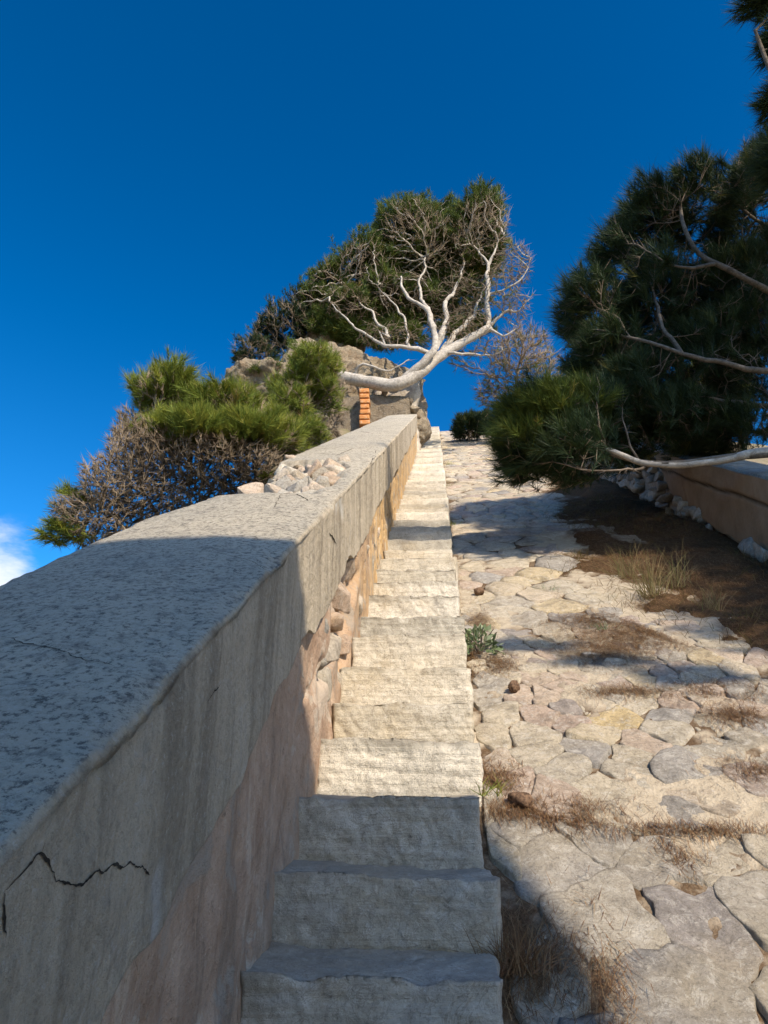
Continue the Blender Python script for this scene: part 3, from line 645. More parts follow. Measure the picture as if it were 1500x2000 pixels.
# stones showing where plaster has fallen off the inner face
sd = 500
for (px, py, wpx, hpx, tone) in ((672, 1160, 44, 66, 0.66), (668, 1215, 52, 40, 0.72), (630, 1240, 26, 50, 0.1), (655, 1275, 70, 52, 0.45), (640, 1330, 38, 64, 0.4), (664, 1340, 26, 66, 0.95),
                                 (690, 1110, 24, 44, 0.8), (712, 1120, 16, 36, 0.6), (715, 1070, 18, 30, 0.9), (700, 1190, 16, 50, 0.9), (632, 1290, 30, 48, 0.2), (725, 1100, 14, 28, 0.4), (738, 1040, 14, 24, 0.8), (728, 1060, 12, 24, 0.3), (682, 1265, 20, 40, 0.7)):
    y, h = on_face(px, py, -0.40); k_ = y*1.04/FPX; sd += 1
    put_stone(wall, (-0.436, y, h+S(y)), (0.05, max(0.035, wpx*k_*0.5*2.3), hpx*k_*0.55), (rng.normal(0.35, 0.2), rng.normal(0, 0.1), rng.normal(0, 0.12)), sd, tone=tone, seg=(6, 8, 7), amp=0.30)
# rubble in the broken top
for (px, py, wpx, dpt, tone) in ((585, 920, 44, 0.11, 0.55), (628, 905, 34, 0.09, 0.95), (600, 945, 50, 0.10, 0.9), (640, 935, 48, 0.10, 0.7), (578, 950, 26, 0.08, 0.4), (650, 960, 40, 0.09, 0.2), (665, 925, 40, 0.08, 0.9),
                                 (560, 935, 26, 0.09, 0.3), (618, 965, 46, 0.07, 1.0), (680, 905, 26, 0.07, 0.15), (570, 905, 30, 0.07, 0.6), (645, 913, 22, 0.06, 0.65), (610, 925, 30, 0.08, 0.8)):
    x, y = on_top(px, py, 0.93); sd += 1; k_ = y*1.04/FPX
    put_stone(wall, (x, y, 0.905+S(y)), (wpx*k_*0.55, dpt, 0.055), (rng.normal(0.35, 0.2), rng.normal(0, 0.2), rng.uniform(-0.6, 0.6)), sd, tone=tone, amp=0.32)
for k in range(46):   # loose rubble bedded in the broken top
    y = rng.uniform(2.90, 3.95); sd += 1
    put_stone(wall, (rng.uniform(-0.84, -0.52), y, rng.uniform(0.87, 0.935)+S(y)), rng.uniform(0.03, 0.085, 3), rng.uniform(-0.5, 0.5, 3), sd, amp=0.3)

# ------------------------------------------------------------------ wall on the right, half plastered
rw = empty('retaining_wall', (2.3, 5, S(5)), label='shaded plaster retaining wall with bare stones, right of the needle bank', cat='wall')
ry_ = np.concatenate([np.arange(0.5, 7.1, 0.05)]); rh = np.linspace(0.32, 1.0, 34); Yg, hg = np.meshgrid(ry_, rh, indexing='ij')
lowb = 0.10+0.08*fbm(np.stack([ry_*1.6, 0*ry_, 0*ry_], -1), 4, 120)+0.25*sstep(ry_, 6.5, 7.1); hg = lowb[:, None]+(0.64-lowb[:, None])*((hg-0.32)/0.68)
endj = 0.10*fbm(np.stack([hg*0, hg*3, hg*0], -1), 3, 122)*sstep(Yg, 6.2, 7.0); Pw = np.stack([0*Yg, Yg, hg], -1)
xg = 2.17+0.02*fbm(Pw*1.6, 4, 121); dck = np.abs(hg-(0.44+0.03*fbm(np.stack([Yg*2, 0*Yg, 0*Yg], -1), 4, 125)))
ck = np.exp(-(dck/0.014)**2); xg += 0.015*ck
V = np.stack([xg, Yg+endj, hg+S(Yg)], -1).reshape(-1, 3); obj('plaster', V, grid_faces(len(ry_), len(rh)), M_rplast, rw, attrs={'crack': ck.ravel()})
V = []; yy = np.arange(0.5, 22, 0.2); css = [(2.215, -0.2), (2.215, 0.60), (2.23, 0.65), (2.55, 0.65), (2.6, 0.0)]
V = np.array([[(x, y, h+S(y)) for x, h in css] for y in yy]).reshape(-1, 3); obj('masonry_core', V, grid_faces(len(yy), len(css))[:, ::-1].copy(), M_rub, rw, attrs={'tone': 0.1})
for k in range(260):
    y = rng.uniform(4.0, 10); h = rng.uniform(-0.02, 0.62)
    if y < 7.05 and h > np.interp(y, ry_, lowb)+0.02: continue
    sd += 1; put_stone(rw, (2.17+rng.normal(0, 0.02), y, h+S(y)), (0.06, rng.uniform(0.04, 0.10), rng.uniform(0.035, 0.075)), (rng.normal(0.4, 0.25), 0, rng.normal(0, 0.2)), sd, seg=(5, 6, 6), amp=0.3, tone=rng.uniform(0.0, 0.35))

# ------------------------------------------------------------------ unseen block added behind the viewpoint, outline cut to shade the lowest steps
def back(P, Y):     # from a shaded point back towards the sun to the plane y = Y
    L = np.array(to_sun); s = (Y-P[1])/L[1]; return np.asarray(P)+L*s
YB = -3.0
a_ = back((-0.38, 1.85, S(1.85)+0.975), YB); b_ = back((0.30, 1.93, S(1.93)), YB); c_ = back((0.10, 2.36, S(2.36)), YB); e_ = back((0.325, 1.75, S(1.75)), YB); l_ = back((-1.5, 1.9, S(1.9)+0.6), YB); topz = a_[2]
sl = (e_[0]-b_[0])/(e_[2]-b_[2]); f_x = e_[0]+sl*(-3-e_[2])*0.25
outl = [(l_[0], -6), (f_x, -6), (e_[0], e_[2]), (b_[0], b_[2]), (c_[0]+0.02, c_[2]), (c_[0]-0.12, topz-0.02), (l_[0], topz+0.10)]
V = [(x, YB, z) for x, z in outl]+[(x, YB-2.5, z) for x, z in outl]; n = len(outl)
F = [tuple(range(n)), tuple(range(2*n-1, n-1, -1))]+[(i, i+n, (i+1) % n+n, (i+1) % n) for i in range(n)]
caster = empty('shadow_block', (-2, YB, -1), label='unseen block added behind the viewpoint, shaped to shade the lowest steps', cat='shadow caster')
obj('wall', np.array(V), F, M_rplast, caster, smooth_=False, attrs={'crack': 0.0})  # added prism that casts the shadow, not a known wall

# ------------------------------------------------------------------ rocks and ruin at the upper left
def blob(c, half, seed, amp=0.22, seg=(44, 34, 34), freq=1.1, strata=0.06, yaw=0.0):
    P, F, n = rough_block(half, seg, min(half)*0.75, 0.0, 1, seed)
    P = facet(P/np.asarray(half), seed, 16, 0.55, 0.92)*np.asarray(half)
    P = P+n*(amp*min(half)*fbm(P*freq/min(half)*0.8+seed, 5, seed, 0.6))[:, None]
    P = P+n*(strata*np.abs(vnoise(np.c_[P[:, :2]*0.8, P[:, 2]*6+P[:, 0]*1.2]+seed, seed+3)))[:, None]*np.array([1, 1, 0.3])
    P = P+n*(0.035*fbm(P*7+seed, 3, seed+5))[:, None]
    return rot_z(P, yaw)+np.asarray(c), F
def rock(c, half, seed, label, yaw=0.0, tone=0.6, **k):
    V, F = blob(c, half, seed, yaw=yaw, **k); z0 = V[:, 2].min()
    return obj('rock', V, F, M_rock, attrs={'tone': tone}, loc=(c[0], c[1], z0), label=label, cat='rock', group='rocks of the knoll')
c = at(690, 740, 14.2); rock(c-np.array([0, 0, 0.55]), (1.55, 0.9, 1.25), 3, 'large pale rock face under the leaning pine trunk', 0.2, 0.7)
c = at(505, 745, 13.4); rock(c-np.array([0, 0, 0.30]), (0.85, 0.7, 0.50), 5, 'pale layered rock jutting out at the left end of the knoll', -0.15, 0.6)
c = at(560, 800, 12.6); rock(c-np.array([0, 0, 0.25]), (0.75, 0.5, 0.60), 7, 'sloping rock between the two green pine bushes', 0.4, 0.8)
c = at(640, 690, 14.6); rock(c-np.array([0, 0, 0.15]), (0.80, 0.6, 0.55), 9, 'rounded rock ledge below the dark shrub on the knoll', -0.3, 0.5)
c = at(640, 850, 10.6); rock(c-np.array([0, 0, 0.20]), (0.40, 0.35, 0.26), 12, 'low rock beside the parapet below the orange bricks', 0.1, 0.9)
# ruin: stub of wall with an orange brick pier
ruin = empty('ruined_wall', at(700, 835, 13.0), label='ruined stub of masonry with an orange brick pier under the trunk', cat='wall')
p0 = at(655, 842, 13.2); p1 = at(800, 775, 13.2)
V, F, n = rough_block(((p1[0]-p0[0])/2, 0.25, 0.55), (16, 5, 10), 0.05, 0.05, 4, 21); V += np.array([(p0[0]+p1[0])/2, 13.42, (p0[2]+p1[2])/2-0.15]); obj('wall_stub', V, F, M_rock, ruin, attrs={'tone': 0.25})
hb = 10.3*ppm(12.97)
for k in range(7):
    c = at(713, 829-k*10.3, 12.97); P, F, n = rough_block((0.097+rng.uniform(-0.012, 0.006), 0.09, hb*0.497), (6, 4, 3), 0.003, 0.004, 9, k+40)
    obj('brick', P+c+np.array([rng.normal(0, 0.006), 0, 0]), F, M_brick, ruin, loc=c, smooth_=False)
# rubble pier closing the upper end of the parapet, carrying the trunk
pier = empty('rubble_pier', (-0.6, 13.7, S(13.7)), label='rough rubble pier at the upper end of the parapet under the pine trunk', cat='pier')
V, F, n = rough_block((0.42, 0.5, 1.02), (14, 14, 22), 0.10, 0.08, 3.0, 33, 4); obj('core', V+np.array([-0.78, 13.92, S(13.7)+0.72]), F, M_rub, pier, attrs={'tone': 0.45})
for k in range(34):
    sd += 1; y = 13.36+rng.uniform(-0.02, 0.03) if k < 22 else rng.uniform(13.4, 14.3); x = rng.uniform(-1.1, -0.40) if k < 22 else -0.38
    put_stone(pier, (x, y, S(13.7)+rng.uniform(0.35, 1.72)), rng.uniform(0.06, 0.14, 3), rng.uniform(-0.4, 0.4, 3), sd, m=M_rock, seg=(5, 5, 4), amp=0.3)

# ------------------------------------------------------------------ leaning pine over the parapet
def tree_parts(name, sk, tip, e, split, bark, twigm, loc, rmax=1.0, **k):
    root = empty(name, loc, **k); ch = sk.finish(tip, e, rmax)
    big = [c for c in ch if c[1].max() >= split]; small = [c for c in ch if c[1].max() < split]
    if big: V, F = tubes(big); obj('trunk', V, F, bark, root)
    if small: V, F = tubes(small); obj('twigs', V, F, twigm, root, kind='stuff')
    return root
def add_crown(root, pos, dirs, L, n, wd, mat, seed, spread=0.75, name='crown', varshift=None):
    V, F, var = needles(pos, dirs, L, n, wd, spread, seed)
    if varshift is not None: var = np.clip(var+np.repeat(varshift, n*3), 0, 1)
    return obj(name, V, F, mat, root, smooth_=False, attrs={'var': var})
Y0 = 13.1
def tp(px, py, dy=0.0): return at(px, py, Y0+dy)
sk = Skel(0.07); q = ppm(Y0)
sk.line([tp(600, 742, .7), tp(665, 738, .2), tp(720, 746, 0), tp(768, 752, -.1), tp(815, 732, -.1), tp(862, 694, 0), tp(905, 668, .1), tp(955, 640, .2)], 17*q, 9*q, attach=-1)
for ptsl, r0, r1 in (
    ([tp(785, 745, -.1), tp(832, 702, -.25), tp(852, 668, -.3), tp(846, 630, -.2), tp(825, 598, -.1), tp(795, 575, 0), tp(780, 540, .1)], 10*q, 4*q),
    ([tp(955, 640, .2), tp(952, 595, .2), tp(953, 545, .2), tp(954, 515, .3), tp(930, 485, .4), tp(903, 458, .5)], 7*q, 2.2*q),
    ([tp(954, 520, .3), tp(968, 490, .2), tp(985, 462, .2)], 4*q, 1.6*q), ([tp(955, 575, .2), tp(990, 562, 0), tp(1022, 540, -.1), tp(1040, 505, 0)], 3*q, 1.2*q),
    ([tp(955, 638, .2), tp(990, 606, .1), tp(1018, 610, 0), tp(1038, 575, 0)], 4*q, 1.3*q), ([tp(955, 642, .2), tp(985, 655, 0), tp(1012, 635, 0)], 4*q, 1.3*q),
    ([tp(846, 690, 0), tp(868, 640, .1), tp(872, 590, .3), tp(895, 555, .4), tp(908, 515, .6)], 9*q, 2.5*q), ([tp(858, 695, .1), tp(893, 650, .3), tp(925, 612, .5), tp(950, 560, .9)], 8*q, 2.5*q),
    ([tp(838, 690, -.2), tp(800, 676, -.3), tp(752, 674, -.3), tp(708, 648, -.2), tp(672, 618, -.1), tp(645, 585, 0)], 5.5*q, 1.6*q), ([tp(752, 674, -.3), tp(735, 640, -.2), tp(716, 628, -.2)], 2.6*q, 1*q),
    ([tp(870, 690, 0), tp(905, 692, -.1), tp(960, 690, -.2), tp(1003, 680, -.2)], 4*q, 1.2*q), ([tp(800, 680, -.2), tp(790, 640, 0), tp(772, 600, .2), tp(735, 560, .4)], 4*q, 1.5*q),
    ([tp(850, 640, -.2), tp(820, 560, .3), tp(835, 500, .6), tp(820, 440, .8)], 5*q, 1.6*q), ([tp(690, 740, .1), tp(710, 715, -.1), tp(760, 722, -.2), tp(800, 700, -.2)], 4*q, 2*q),
    ([tp(760, 660, 0), tp(720, 610, .4), tp(690, 570, .6), tp(660, 540, .7)], 4*q, 1.6*q)):
    sk.line(ptsl, r0*1.0, r1*0.5, wob=0.055)
lobes = [((938, 452, .45), (74, 84, .85), 620), ((800, 470, .75), (92, 82, 1.1), 700), ((868, 500, .9), (84, 84, 1.0), 420), ((712, 535, .8), (82, 70, .9), 480), ((645, 560, .8), (56, 50, .7), 260),
         ((1005, 520, .1), (40, 60, .5), 190), ((1005, 600, 0), (38, 42, .4), 130), ((775, 585, .9), (120, 65, .7), 460), ((900, 580, .8), (80, 60, .6), 260), ((965, 685, -.1), (50, 30, .4), 80), ((950, 405, .5), (46, 38, .5), 180), ((812, 418, .8), (66, 32, .6), 180),
         ((755, 500, .9), (70, 70, .8), 260), ((870, 440, .9), (50, 50, .8), 200), ((680, 600, .6), (60, 45, .6), 200), ((770, 655, -.1), (90, 32, .4), 150), ((900, 635, .1), (70, 45, .4), 170), ((980, 560, .1), (45, 70, .4), 170), ((612, 592, .8), (52, 42, .6), 220)]
backs = [((790, 600, 1.4), (125, 60, .4), 0), ((880, 560, 1.3), (95, 80, .4), 0), ((700, 600, 1.3), (85, 50, .4), 0), ((800, 520, 1.3), (120, 80, .5), 0), ((930, 500, 1.1), (70, 80, .4), 0), ((905, 640, 1.0), (70, 30, .3), 0), ((765, 655, 1.0), (95, 32, .35), 0), ((680, 645, 1.0), (70, 36, .35), 0), ((640, 630, .9), (60, 40, .35), 0)]
A = np.concatenate([ell(int(n*2.4), tp(*c), (r[0]*q, r[2], r[1]*q), 100+i, 0.25) for i, (c, r, n) in enumerate(lobes)])
sk.grow(A, 1.3, 80, 0.28, seed=4)
pine = tree_parts('leaning_pine', sk, 0.006, 2.4, 0.0135, M_bark, M_twig, tuple(tp(640, 745, .5)), label='windswept pine with a bare white trunk leaning over the parapet', cat='tree')
def lobe_shell(lobes, tpf, q, dens, seed, rule):
    g = np.random.default_rng(seed); Ps, Ds = [], []
    for i, (c, r, n) in enumerate(lobes):
        v = g.normal(0, 1, (int(dens*r[0]*r[1]), 3)); v /= np.linalg.norm(v, axis=1, keepdims=True)
        keep = rule(v, g); v = v[keep]; rr = np.array([r[0]*q, r[2], r[1]*q]); s_ = g.uniform(0.66, 1.02, (len(v), 1))*(1+0.42*fbm(v*1.9+seed*3.3+i*7.7, 3, seed+i))[:, None]
        Ps.append(tpf(*c)+v*rr*s_); Ds.append(v+np.array([0, 0, 0.55])+g.normal(0, .35, v.shape))
    return np.concatenate(Ps), np.concatenate(Ds)
pp, dd = lobe_shell([l for i, l in enumerate(lobes) if i not in (5, 6, 8, 9, 15, 16, 17)], tp, q, 0.60, 7, lambda v, g: (v[:, 2]*0.75+v[:, 1]*0.75-0.2*np.clip(v[:, 0], 0, 1)+g.normal(0, .2, len(v)) > -0.02))
p2, d2 = lobe_shell(backs, tp, q, 0.22, 8, lambda v, g: v[:, 2] > -2); add_crown(pine, np.concatenate([pp, p2]), np.concatenate([dd, d2]), 0.15, 20, 0.012, M_ndl, 5, 0.8)
tps = sk.P[sk.tips]; g = np.random.default_rng(3); kk = g.uniform(size=len(tps)) < 0.16; dd = tps[kk]-np.array(tp(800, 640)); dd /= np.linalg.norm(dd, axis=1, keepdims=True)
V, F, _e, _d = twiglets(sk, 6000, 0.20, 0.005, 5, front=True); obj('side_twigs', V, F, M_twig, pine, kind='stuff')
add_crown(pine, tps[kk], dd+np.array([0, 0, .4]), 0.11, 14, 0.009, M_ndl, 6, 0.8, name='sparse_foliage')

def shrub(name, label, cat, Yc, lobes, roots, D, tip, seed, ndl, L, nn, wd, dens, rule, tw=M_twig, bark=M_twig, natt=1.0, r0=0.02, group=None, ntw=0, twl=0.1):
    f_ = lambda px, py, dy=0.0: at(px, py, Yc+dy); q = ppm(Yc); sk = Skel(D)
    for rt in roots:
        L_ = [f_(*p) for p in rt]; gz = float(ground_z(np.array(L_[0][0]), np.array(L_[0][1])))
        if L_[0][2] > gz+0.05: L_ = [np.array([L_[0][0]+0.05, L_[0][1]+0.05, gz-0.06])]+L_          # rooted in the ground
        sk.line(L_, r0, r0*0.5, attach=-1)
    A = np.concatenate([ell(int(n*natt), f_(*c), (r[0]*q, r[2], r[1]*q), seed+i, 0.2) for i, (c, r, n) in enumerate(lobes)])
    sk.grow(A, 1.35, 70, 0.22, seed=seed)
    base = np.array(sk.p[0])
    t = tree_parts(name, sk, tip, 3.0, 0.011, bark, tw, tuple(base), rmax=r0*1.2, label=label, cat=cat, **({'group': group} if group else {}))
    if ntw:
        V, F, _e, _d = twiglets(sk, ntw, twl, tip*0.95, seed+3); obj('side_twigs', V, F, tw, t, kind='stuff')
    if dens > 0:
        pp, dd = lobe_shell(lobes, f_, q, dens, seed+9, rule); add_crown(t, pp, dd, L, nn, wd, ndl, seed+20)
    return t, sk
# dark shrub clinging to the knoll, left of the pine
shrub('juniper_shrub', 'dark dense shrub on top of the rocky knoll, left of the leaning pine', 'shrub', 14.0, [((560, 640, .2), (72, 50, .8), 330), ((500, 690, 0), (46, 36, .6), 200), ((600, 610, .3), (50, 40, .7), 180), ((525, 655, .2), (40, 40, .6), 140), ((475, 705, 0), (26, 22, .4), 80), ((620, 650, .2), (52, 40, .5), 150), ((640, 610, .4), (50, 40, .5), 140), ((590, 700, .1), (40, 22, .4), 80)],
      [[(560, 730, .3), (555, 690, .3)], [(600, 720, .4), (600, 670, .4)], [(510, 735, .2), (500, 710, .1)]], 0.08, 0.005, 300, M_ndl_d, 0.10, 20, 0.010, 0.42, lambda v, g: (v[:, 2]+0.5*v[:, 1]+g.normal(0, .35, len(v)) > -0.25), ntw=4500, twl=0.18)
shrub('low_shrub', 'small olive shrub at the foot of the dark shrub on the rock', 'shrub', 12.9, [((535, 722, 0), (28, 20, .3), 90), ((505, 730, 0), (20, 14, .25), 60)], [[(530, 750, 0), (530, 735, 0)]], 0.06, 0.004, 350, M_ndl, 0.09, 16, 0.009, 0.55, lambda v, g: v[:, 2] > -0.3)
# green pine bush in front of the rock
shrub('pine_bush', 'bright green young pine bush in front of the rock face', 'bush', 8.3, [((620, 725, 0), (52, 46, .5), 260), ((572, 800, -.1), (45, 46, .45), 240), ((640, 770, .1), (30, 38, .4), 120), ((590, 760, 0), (40, 40, .4), 160), ((605, 845, 0), (34, 24, .3), 90), ((545, 770, 0), (22, 26, .3), 70)],
      [[(600, 905, .2), (600, 850, .1), (605, 790, .1)], [(575, 890, 0), (570, 830, 0)]], 0.055, 0.004, 400, M_ndl_b, 0.10, 26, 0.0065, 0.36, lambda v, g: (v[:, 2]-0.2*v[:, 0]+g.normal(0, .3, len(v)) > -0.35), ntw=2500, twl=0.12)
shrub('dry_shrub', 'grey dry twiggy shrub beside the ruined masonry', 'shrub', 9.6, [((655, 800, 0), (22, 45, .3), 200), ((630, 850, 0), (38, 22, .3), 140), ((665, 760, 0), (18, 22, .25), 90)], [[(650, 870, 0), (652, 830, 0)]], 0.045, 0.0035, 450, M_ndl_b, 0.07, 10, 0.006, 0.0, None, r0=0.012, ntw=5000, twl=0.10)
# large bush just outside the parapet: green tops over dead grey twigs
t, sk = shrub('half_dead_bush', 'large half dead pine bush, green topped, leaning over the parapet', 'bush', 4.9,
      [((345, 800, .1), (82, 58, .45), 420), ((455, 830, .1), (95, 60, .45), 520), ((540, 860, .05), (48, 42, .35), 220), ((300, 900, -.1), (95, 80, .4), 1100), ((420, 920, 0), (120, 60, .45), 1100), ((215, 955, -.2), (55, 65, .3), 520), ((500, 920, 0), (70, 45, .35), 420), ((150, 1010, -.3), (38, 38, .25), 200), ((260, 850, 0), (30, 60, .25), 260), ((300, 985, .05), (120, 50, .4), 700), ((190, 1035, -.1), (70, 40, .3), 350)],
      [[(430, 1075, .3), (400, 1010, .2), (370, 950, .1)], [(400, 1090, .3), (330, 1030, .1), (280, 960, 0)], [(450, 1060, .3), (480, 990, .2), (500, 930, .1)], [(360, 1110, .2), (270, 1060, -.1), (210, 1000, -.2), (160, 1020, -.3)]],
      0.034, 0.0030, 600, M_ndl_b, 0.09, 10, 0.006, 0.0, None, natt=5.0, r0=0.013, ntw=40000, twl=0.075)
f5 = lambda px, py, dy=0.0: at(px, py, 4.9+dy); q5 = ppm(4.9)
pp, dd = lobe_shell([((345, 800, .1), (88, 62, .45), 0), ((455, 828, .1), (105, 60, .45), 0), ((545, 862, .05), (50, 42, .35), 0), ((395, 850, -.25), (70, 42, .3), 0), ((300, 785, .1), (40, 40, .3), 0), ((330, 850, -.2), (60, 40, .25), 0), ((490, 850, -.2), (70, 40, .25), 0)], f5, q5, 0.24, 61, lambda v, g: (v[:, 2]-0.25*v[:, 1]+g.normal(0, .3, len(v)) > 0.0))
add_crown(t, pp, dd, 0.095, 46, 0.0042, M_ndl_b, 62, 0.6)
for i, (c, r) in enumerate((((150, 975, -.2), (34, 18, .2)), ((130, 1040, -.3), (30, 20, .2)), ((105, 1055, -.3), (22, 12, .15)), ((250, 835, 0), (10, 14, .1)), ((530, 940, .1), (18, 14, .15)), ((120, 1000, -.2), (16, 14, .15)))):
    pp, dd = lobe_shell([(c, r, 0)], f5, q5, 0.16, 70+i, lambda v, g: v[:, 2] > -0.4); add_crown(t, pp, dd*np.array([1, 1, .5])+np.array([-.3, 0, -.2]), 0.085, 26, 0.0045, M_ndl_b, 80+i, 0.6, name='foliage_tuft')

# ------------------------------------------------------------------ big dark pine on the right
Y1 = 5.6
def rp(px, py, dy=0.0): return at(px, py, Y1+dy)
sk = Skel(0.075); q = ppm(Y1)
sk.line([(3.95, 6.3, S(6.3)+0.4), (3.9, 6.25, S(6.3)+1.3), (3.85, 6.2, S(6.3)+2.3), (3.9, 6.1, S(6.3)+3.6)], 0.14, 0.06, attach=-1)
LOW = [rp(1660, 858, -.3), rp(1570, 876, -.6), rp(1500, 886, -.65), rp(1420, 893, -.65), rp(1330, 905, -.6), rp(1250, 902, -.5), rp(1180, 880, -.5), rp(1130, 850, -.5), rp(1070, 840, -.5)]
sk.line([(3.9, 6.25, S(6.3)+0.55), rp(1660, 858, -.3), rp(1570, 876, -.6), rp(1500, 886, -.65), rp(1420, 893, -.65), rp(1330, 905, -.6), rp(1250, 902, -.5), rp(1180, 880, -.5), rp(1130, 850, -.5), rp(1070, 840, -.5)], 0.055, 0.012)
sk.line([(3.9, 6.15, S(6.3)+1.6), rp(1560, 600, .2), rp(1495, 565, -.1), rp(1420, 525, -.2), rp(1365, 495, -.2), rp(1335, 440, -.2), rp(1328, 390, -.1)], 0.05, 0.012)
for ptsl, r0, r1 in (([rp(1400, 515, -.2), rp(1320, 520, -.3), rp(1255, 490, -.3)], .02, .008), ([rp(1190, 885, -.5), rp(1168, 840, -.6), rp(1160, 790, -.6)], .012, .005), ([rp(1240, 900, -.5), rp(1225, 850, -.5), rp(1215, 800, -.5)], .010, .004),
                     ([(3.9, 6.2, S(6.3)+1.1), rp(1560, 735, 0), rp(1450, 720, -.2), rp(1330, 690, -.3), rp(1220, 660, -.3), rp(1150, 640, -.2)], .045, .012), ([(3.9, 6.2, S(6.3)+1.0), rp(1500, 790, .3), rp(1400, 780, .2), rp(1280, 790, 0), rp(1180, 770, 0)], .035, .010),
                     ([rp(1330, 690, -.3), rp(1280, 600, -.1), rp(1250, 520, 0)], .02, .008), ([(3.9, 6.1, S(6.3)+2.8), rp(1500, 430, .2), rp(1440, 390, .1), rp(1400, 360, 0)], .035, .012),
                     ([rp(1300, 905, -.4), rp(1200, 915, -.6), rp(1130, 912, -.6), rp(1080, 900, -.5)], .014, .005), ([rp(1230, 660, -.3), rp(1170, 590, -.1), rp(1140, 560, 0)], .012, .005)):
    sk.line(ptsl, r0, r1*0.7, wob=0.05)
rl = [((1260, 440, .1), (80, 75, .5), 300), ((1350, 400, .1), (80, 70, .6), 300), ((1195, 500, .1), (45, 50, .4), 160), ((1450, 420, .3), (80, 90, .7), 300), ((1150, 610, .1), (70, 70, .5), 300), ((1270, 600, .3), (100, 90, .7), 420), ((1400, 590, .6), (110, 100, .7), 340),
      ((1180, 710, .2), (90, 70, .6), 340), ((1320, 740, .5), (130, 80, .8), 420), ((1060, 830, -.3), (85, 65, .45), 420), ((1150, 820, -.2), (80, 65, .5), 320), ((1460, 740, .7), (90, 90, .7), 240), ((1120, 890, -.4), (90, 45, .4), 260), ((1020, 890, -.3), (50, 50, .35), 180), ((1250, 840, .2), (90, 50, .6), 200), ((1480, 330, .3), (50, 60, .5), 120), ((1380, 850, .6), (90, 50, .5), 160), ((1450, 650, .4), (90, 80, .5), 220), ((1490, 520, .4), (60, 70, .5), 160), ((1440, 840, .4), (90, 40, .4), 160), ((1240, 760, .0), (90, 60, .4), 200), ((1340, 820, .2), (90, 45, .4), 160)]
A = np.concatenate([ell(n, rp(*c), (r[0]*q, r[2], r[1]*q), 900+i, 0.15) for i, (c, r, n) in enumerate(rl)])
sk.grow(A, 1.4, 80, 0.30, seed=14)
sl_ = Skel(0.05); sl_.line(LOW[:7], 0.047, 0.018, attach=-1, wob=0.02)
rpine = tree_parts('dark_pine', sk, 0.0035, 2.5, 0.016, M_bark2, M_twig2, (3.95, 6.3, S(6.3)+0.4), rmax=0.1, label='big dark pine on the right whose branches hang over the ramp', cat='tree')
V, F = tubes([(np.array(sl_.p), np.array(sl_.mr))]); obj('low_branch', V, F, M_bark, rpine, label='pale bare branch hanging low over the bank')
V, F, _e, _d = twiglets(sk, 7000, 0.14, 0.003, 8); obj('side_twigs', V, F, M_twig2, rpine, kind='stuff')
pp, dd = lobe_shell(rl, rp, q, 0.095, 15, lambda v, g: (v[:, 2]*0.6-v[:, 0]*0.55+0.25*v[:, 1]+g.normal(0, .3, len(v)) > -0.10))
add_crown(rpine, pp, dd+np.array([-.5, 0, .1]), 0.135, 44, 0.0045, M_ndl_d, 16, 0.6)
tps = sk.P[sk.tips]; g = np.random.default_rng(31); kk = g.choice(len(tps), 1700); dd = tps[kk]-sk.P[sk.PAR[sk.tips[kk]]]; dd /= np.linalg.norm(dd, axis=1, keepdims=True); add_crown(rpine, tps[kk], dd+np.array([-.35, -.1, .3])+g.normal(0, .2, dd.shape), 0.15, 44, 0.0045, M_ndl_d, 33, 0.5, name='shoots')
pp, dd = lobe_shell([((1050, 815, -.45), (80, 42, .35), 0), ((1140, 800, -.4), (60, 35, .35), 0), ((1010, 860, -.4), (45, 40, .3), 0)], rp, q, 0.16, 17, lambda v, g: v[:, 2]-.4*v[:, 1] > -0.2)
add_crown(rpine, pp, dd+np.array([-.5, -.3, .2]), 0.13, 44, 0.0045, M_ndl, 18, 0.6, name='sunlit_foliage')  # paler needles than the shaded crown: sunlight put into the clump's colour

# ------------------------------------------------------------------ second pine, rooted right of the frame; a few of its branches reach in at the top right
sk = Skel(0.16)
sk.line([(5.8, 1.2, S(1.2)+0.1), (5.8, 1.25, 3.6), (5.7, 1.4, 6.0), (5.65, 1.5, 9.2)], 0.22, 0.08, attach=-1)
sk.line([(5.72, 1.35, 5.4), (4.7, 2.9, 6.4), at(1580, 330, 4.4), at(1520, 180, 4.4), at(1475, 60, 4.3)], 0.07, 0.015)
sk.line([(5.7, 1.4, 7.2), (4.85, 1.3, 7.8), (4.05, 1.25, 8.1), (2.85, 1.2, 8.1)], 0.07, 0.02); sk.line([(5.75, 1.3, 5.6), (5.25, 0.5, 6.1), (4.75, 0.0, 6.2)], 0.06, 0.02)
sk.line([(4.95, -0.6, 6.3), (4.35, -1.1, 6.3), (3.9, -0.9, 6.45), (3.55, -0.62, 6.6)], 0.03, 0.012)
SX = 1.45
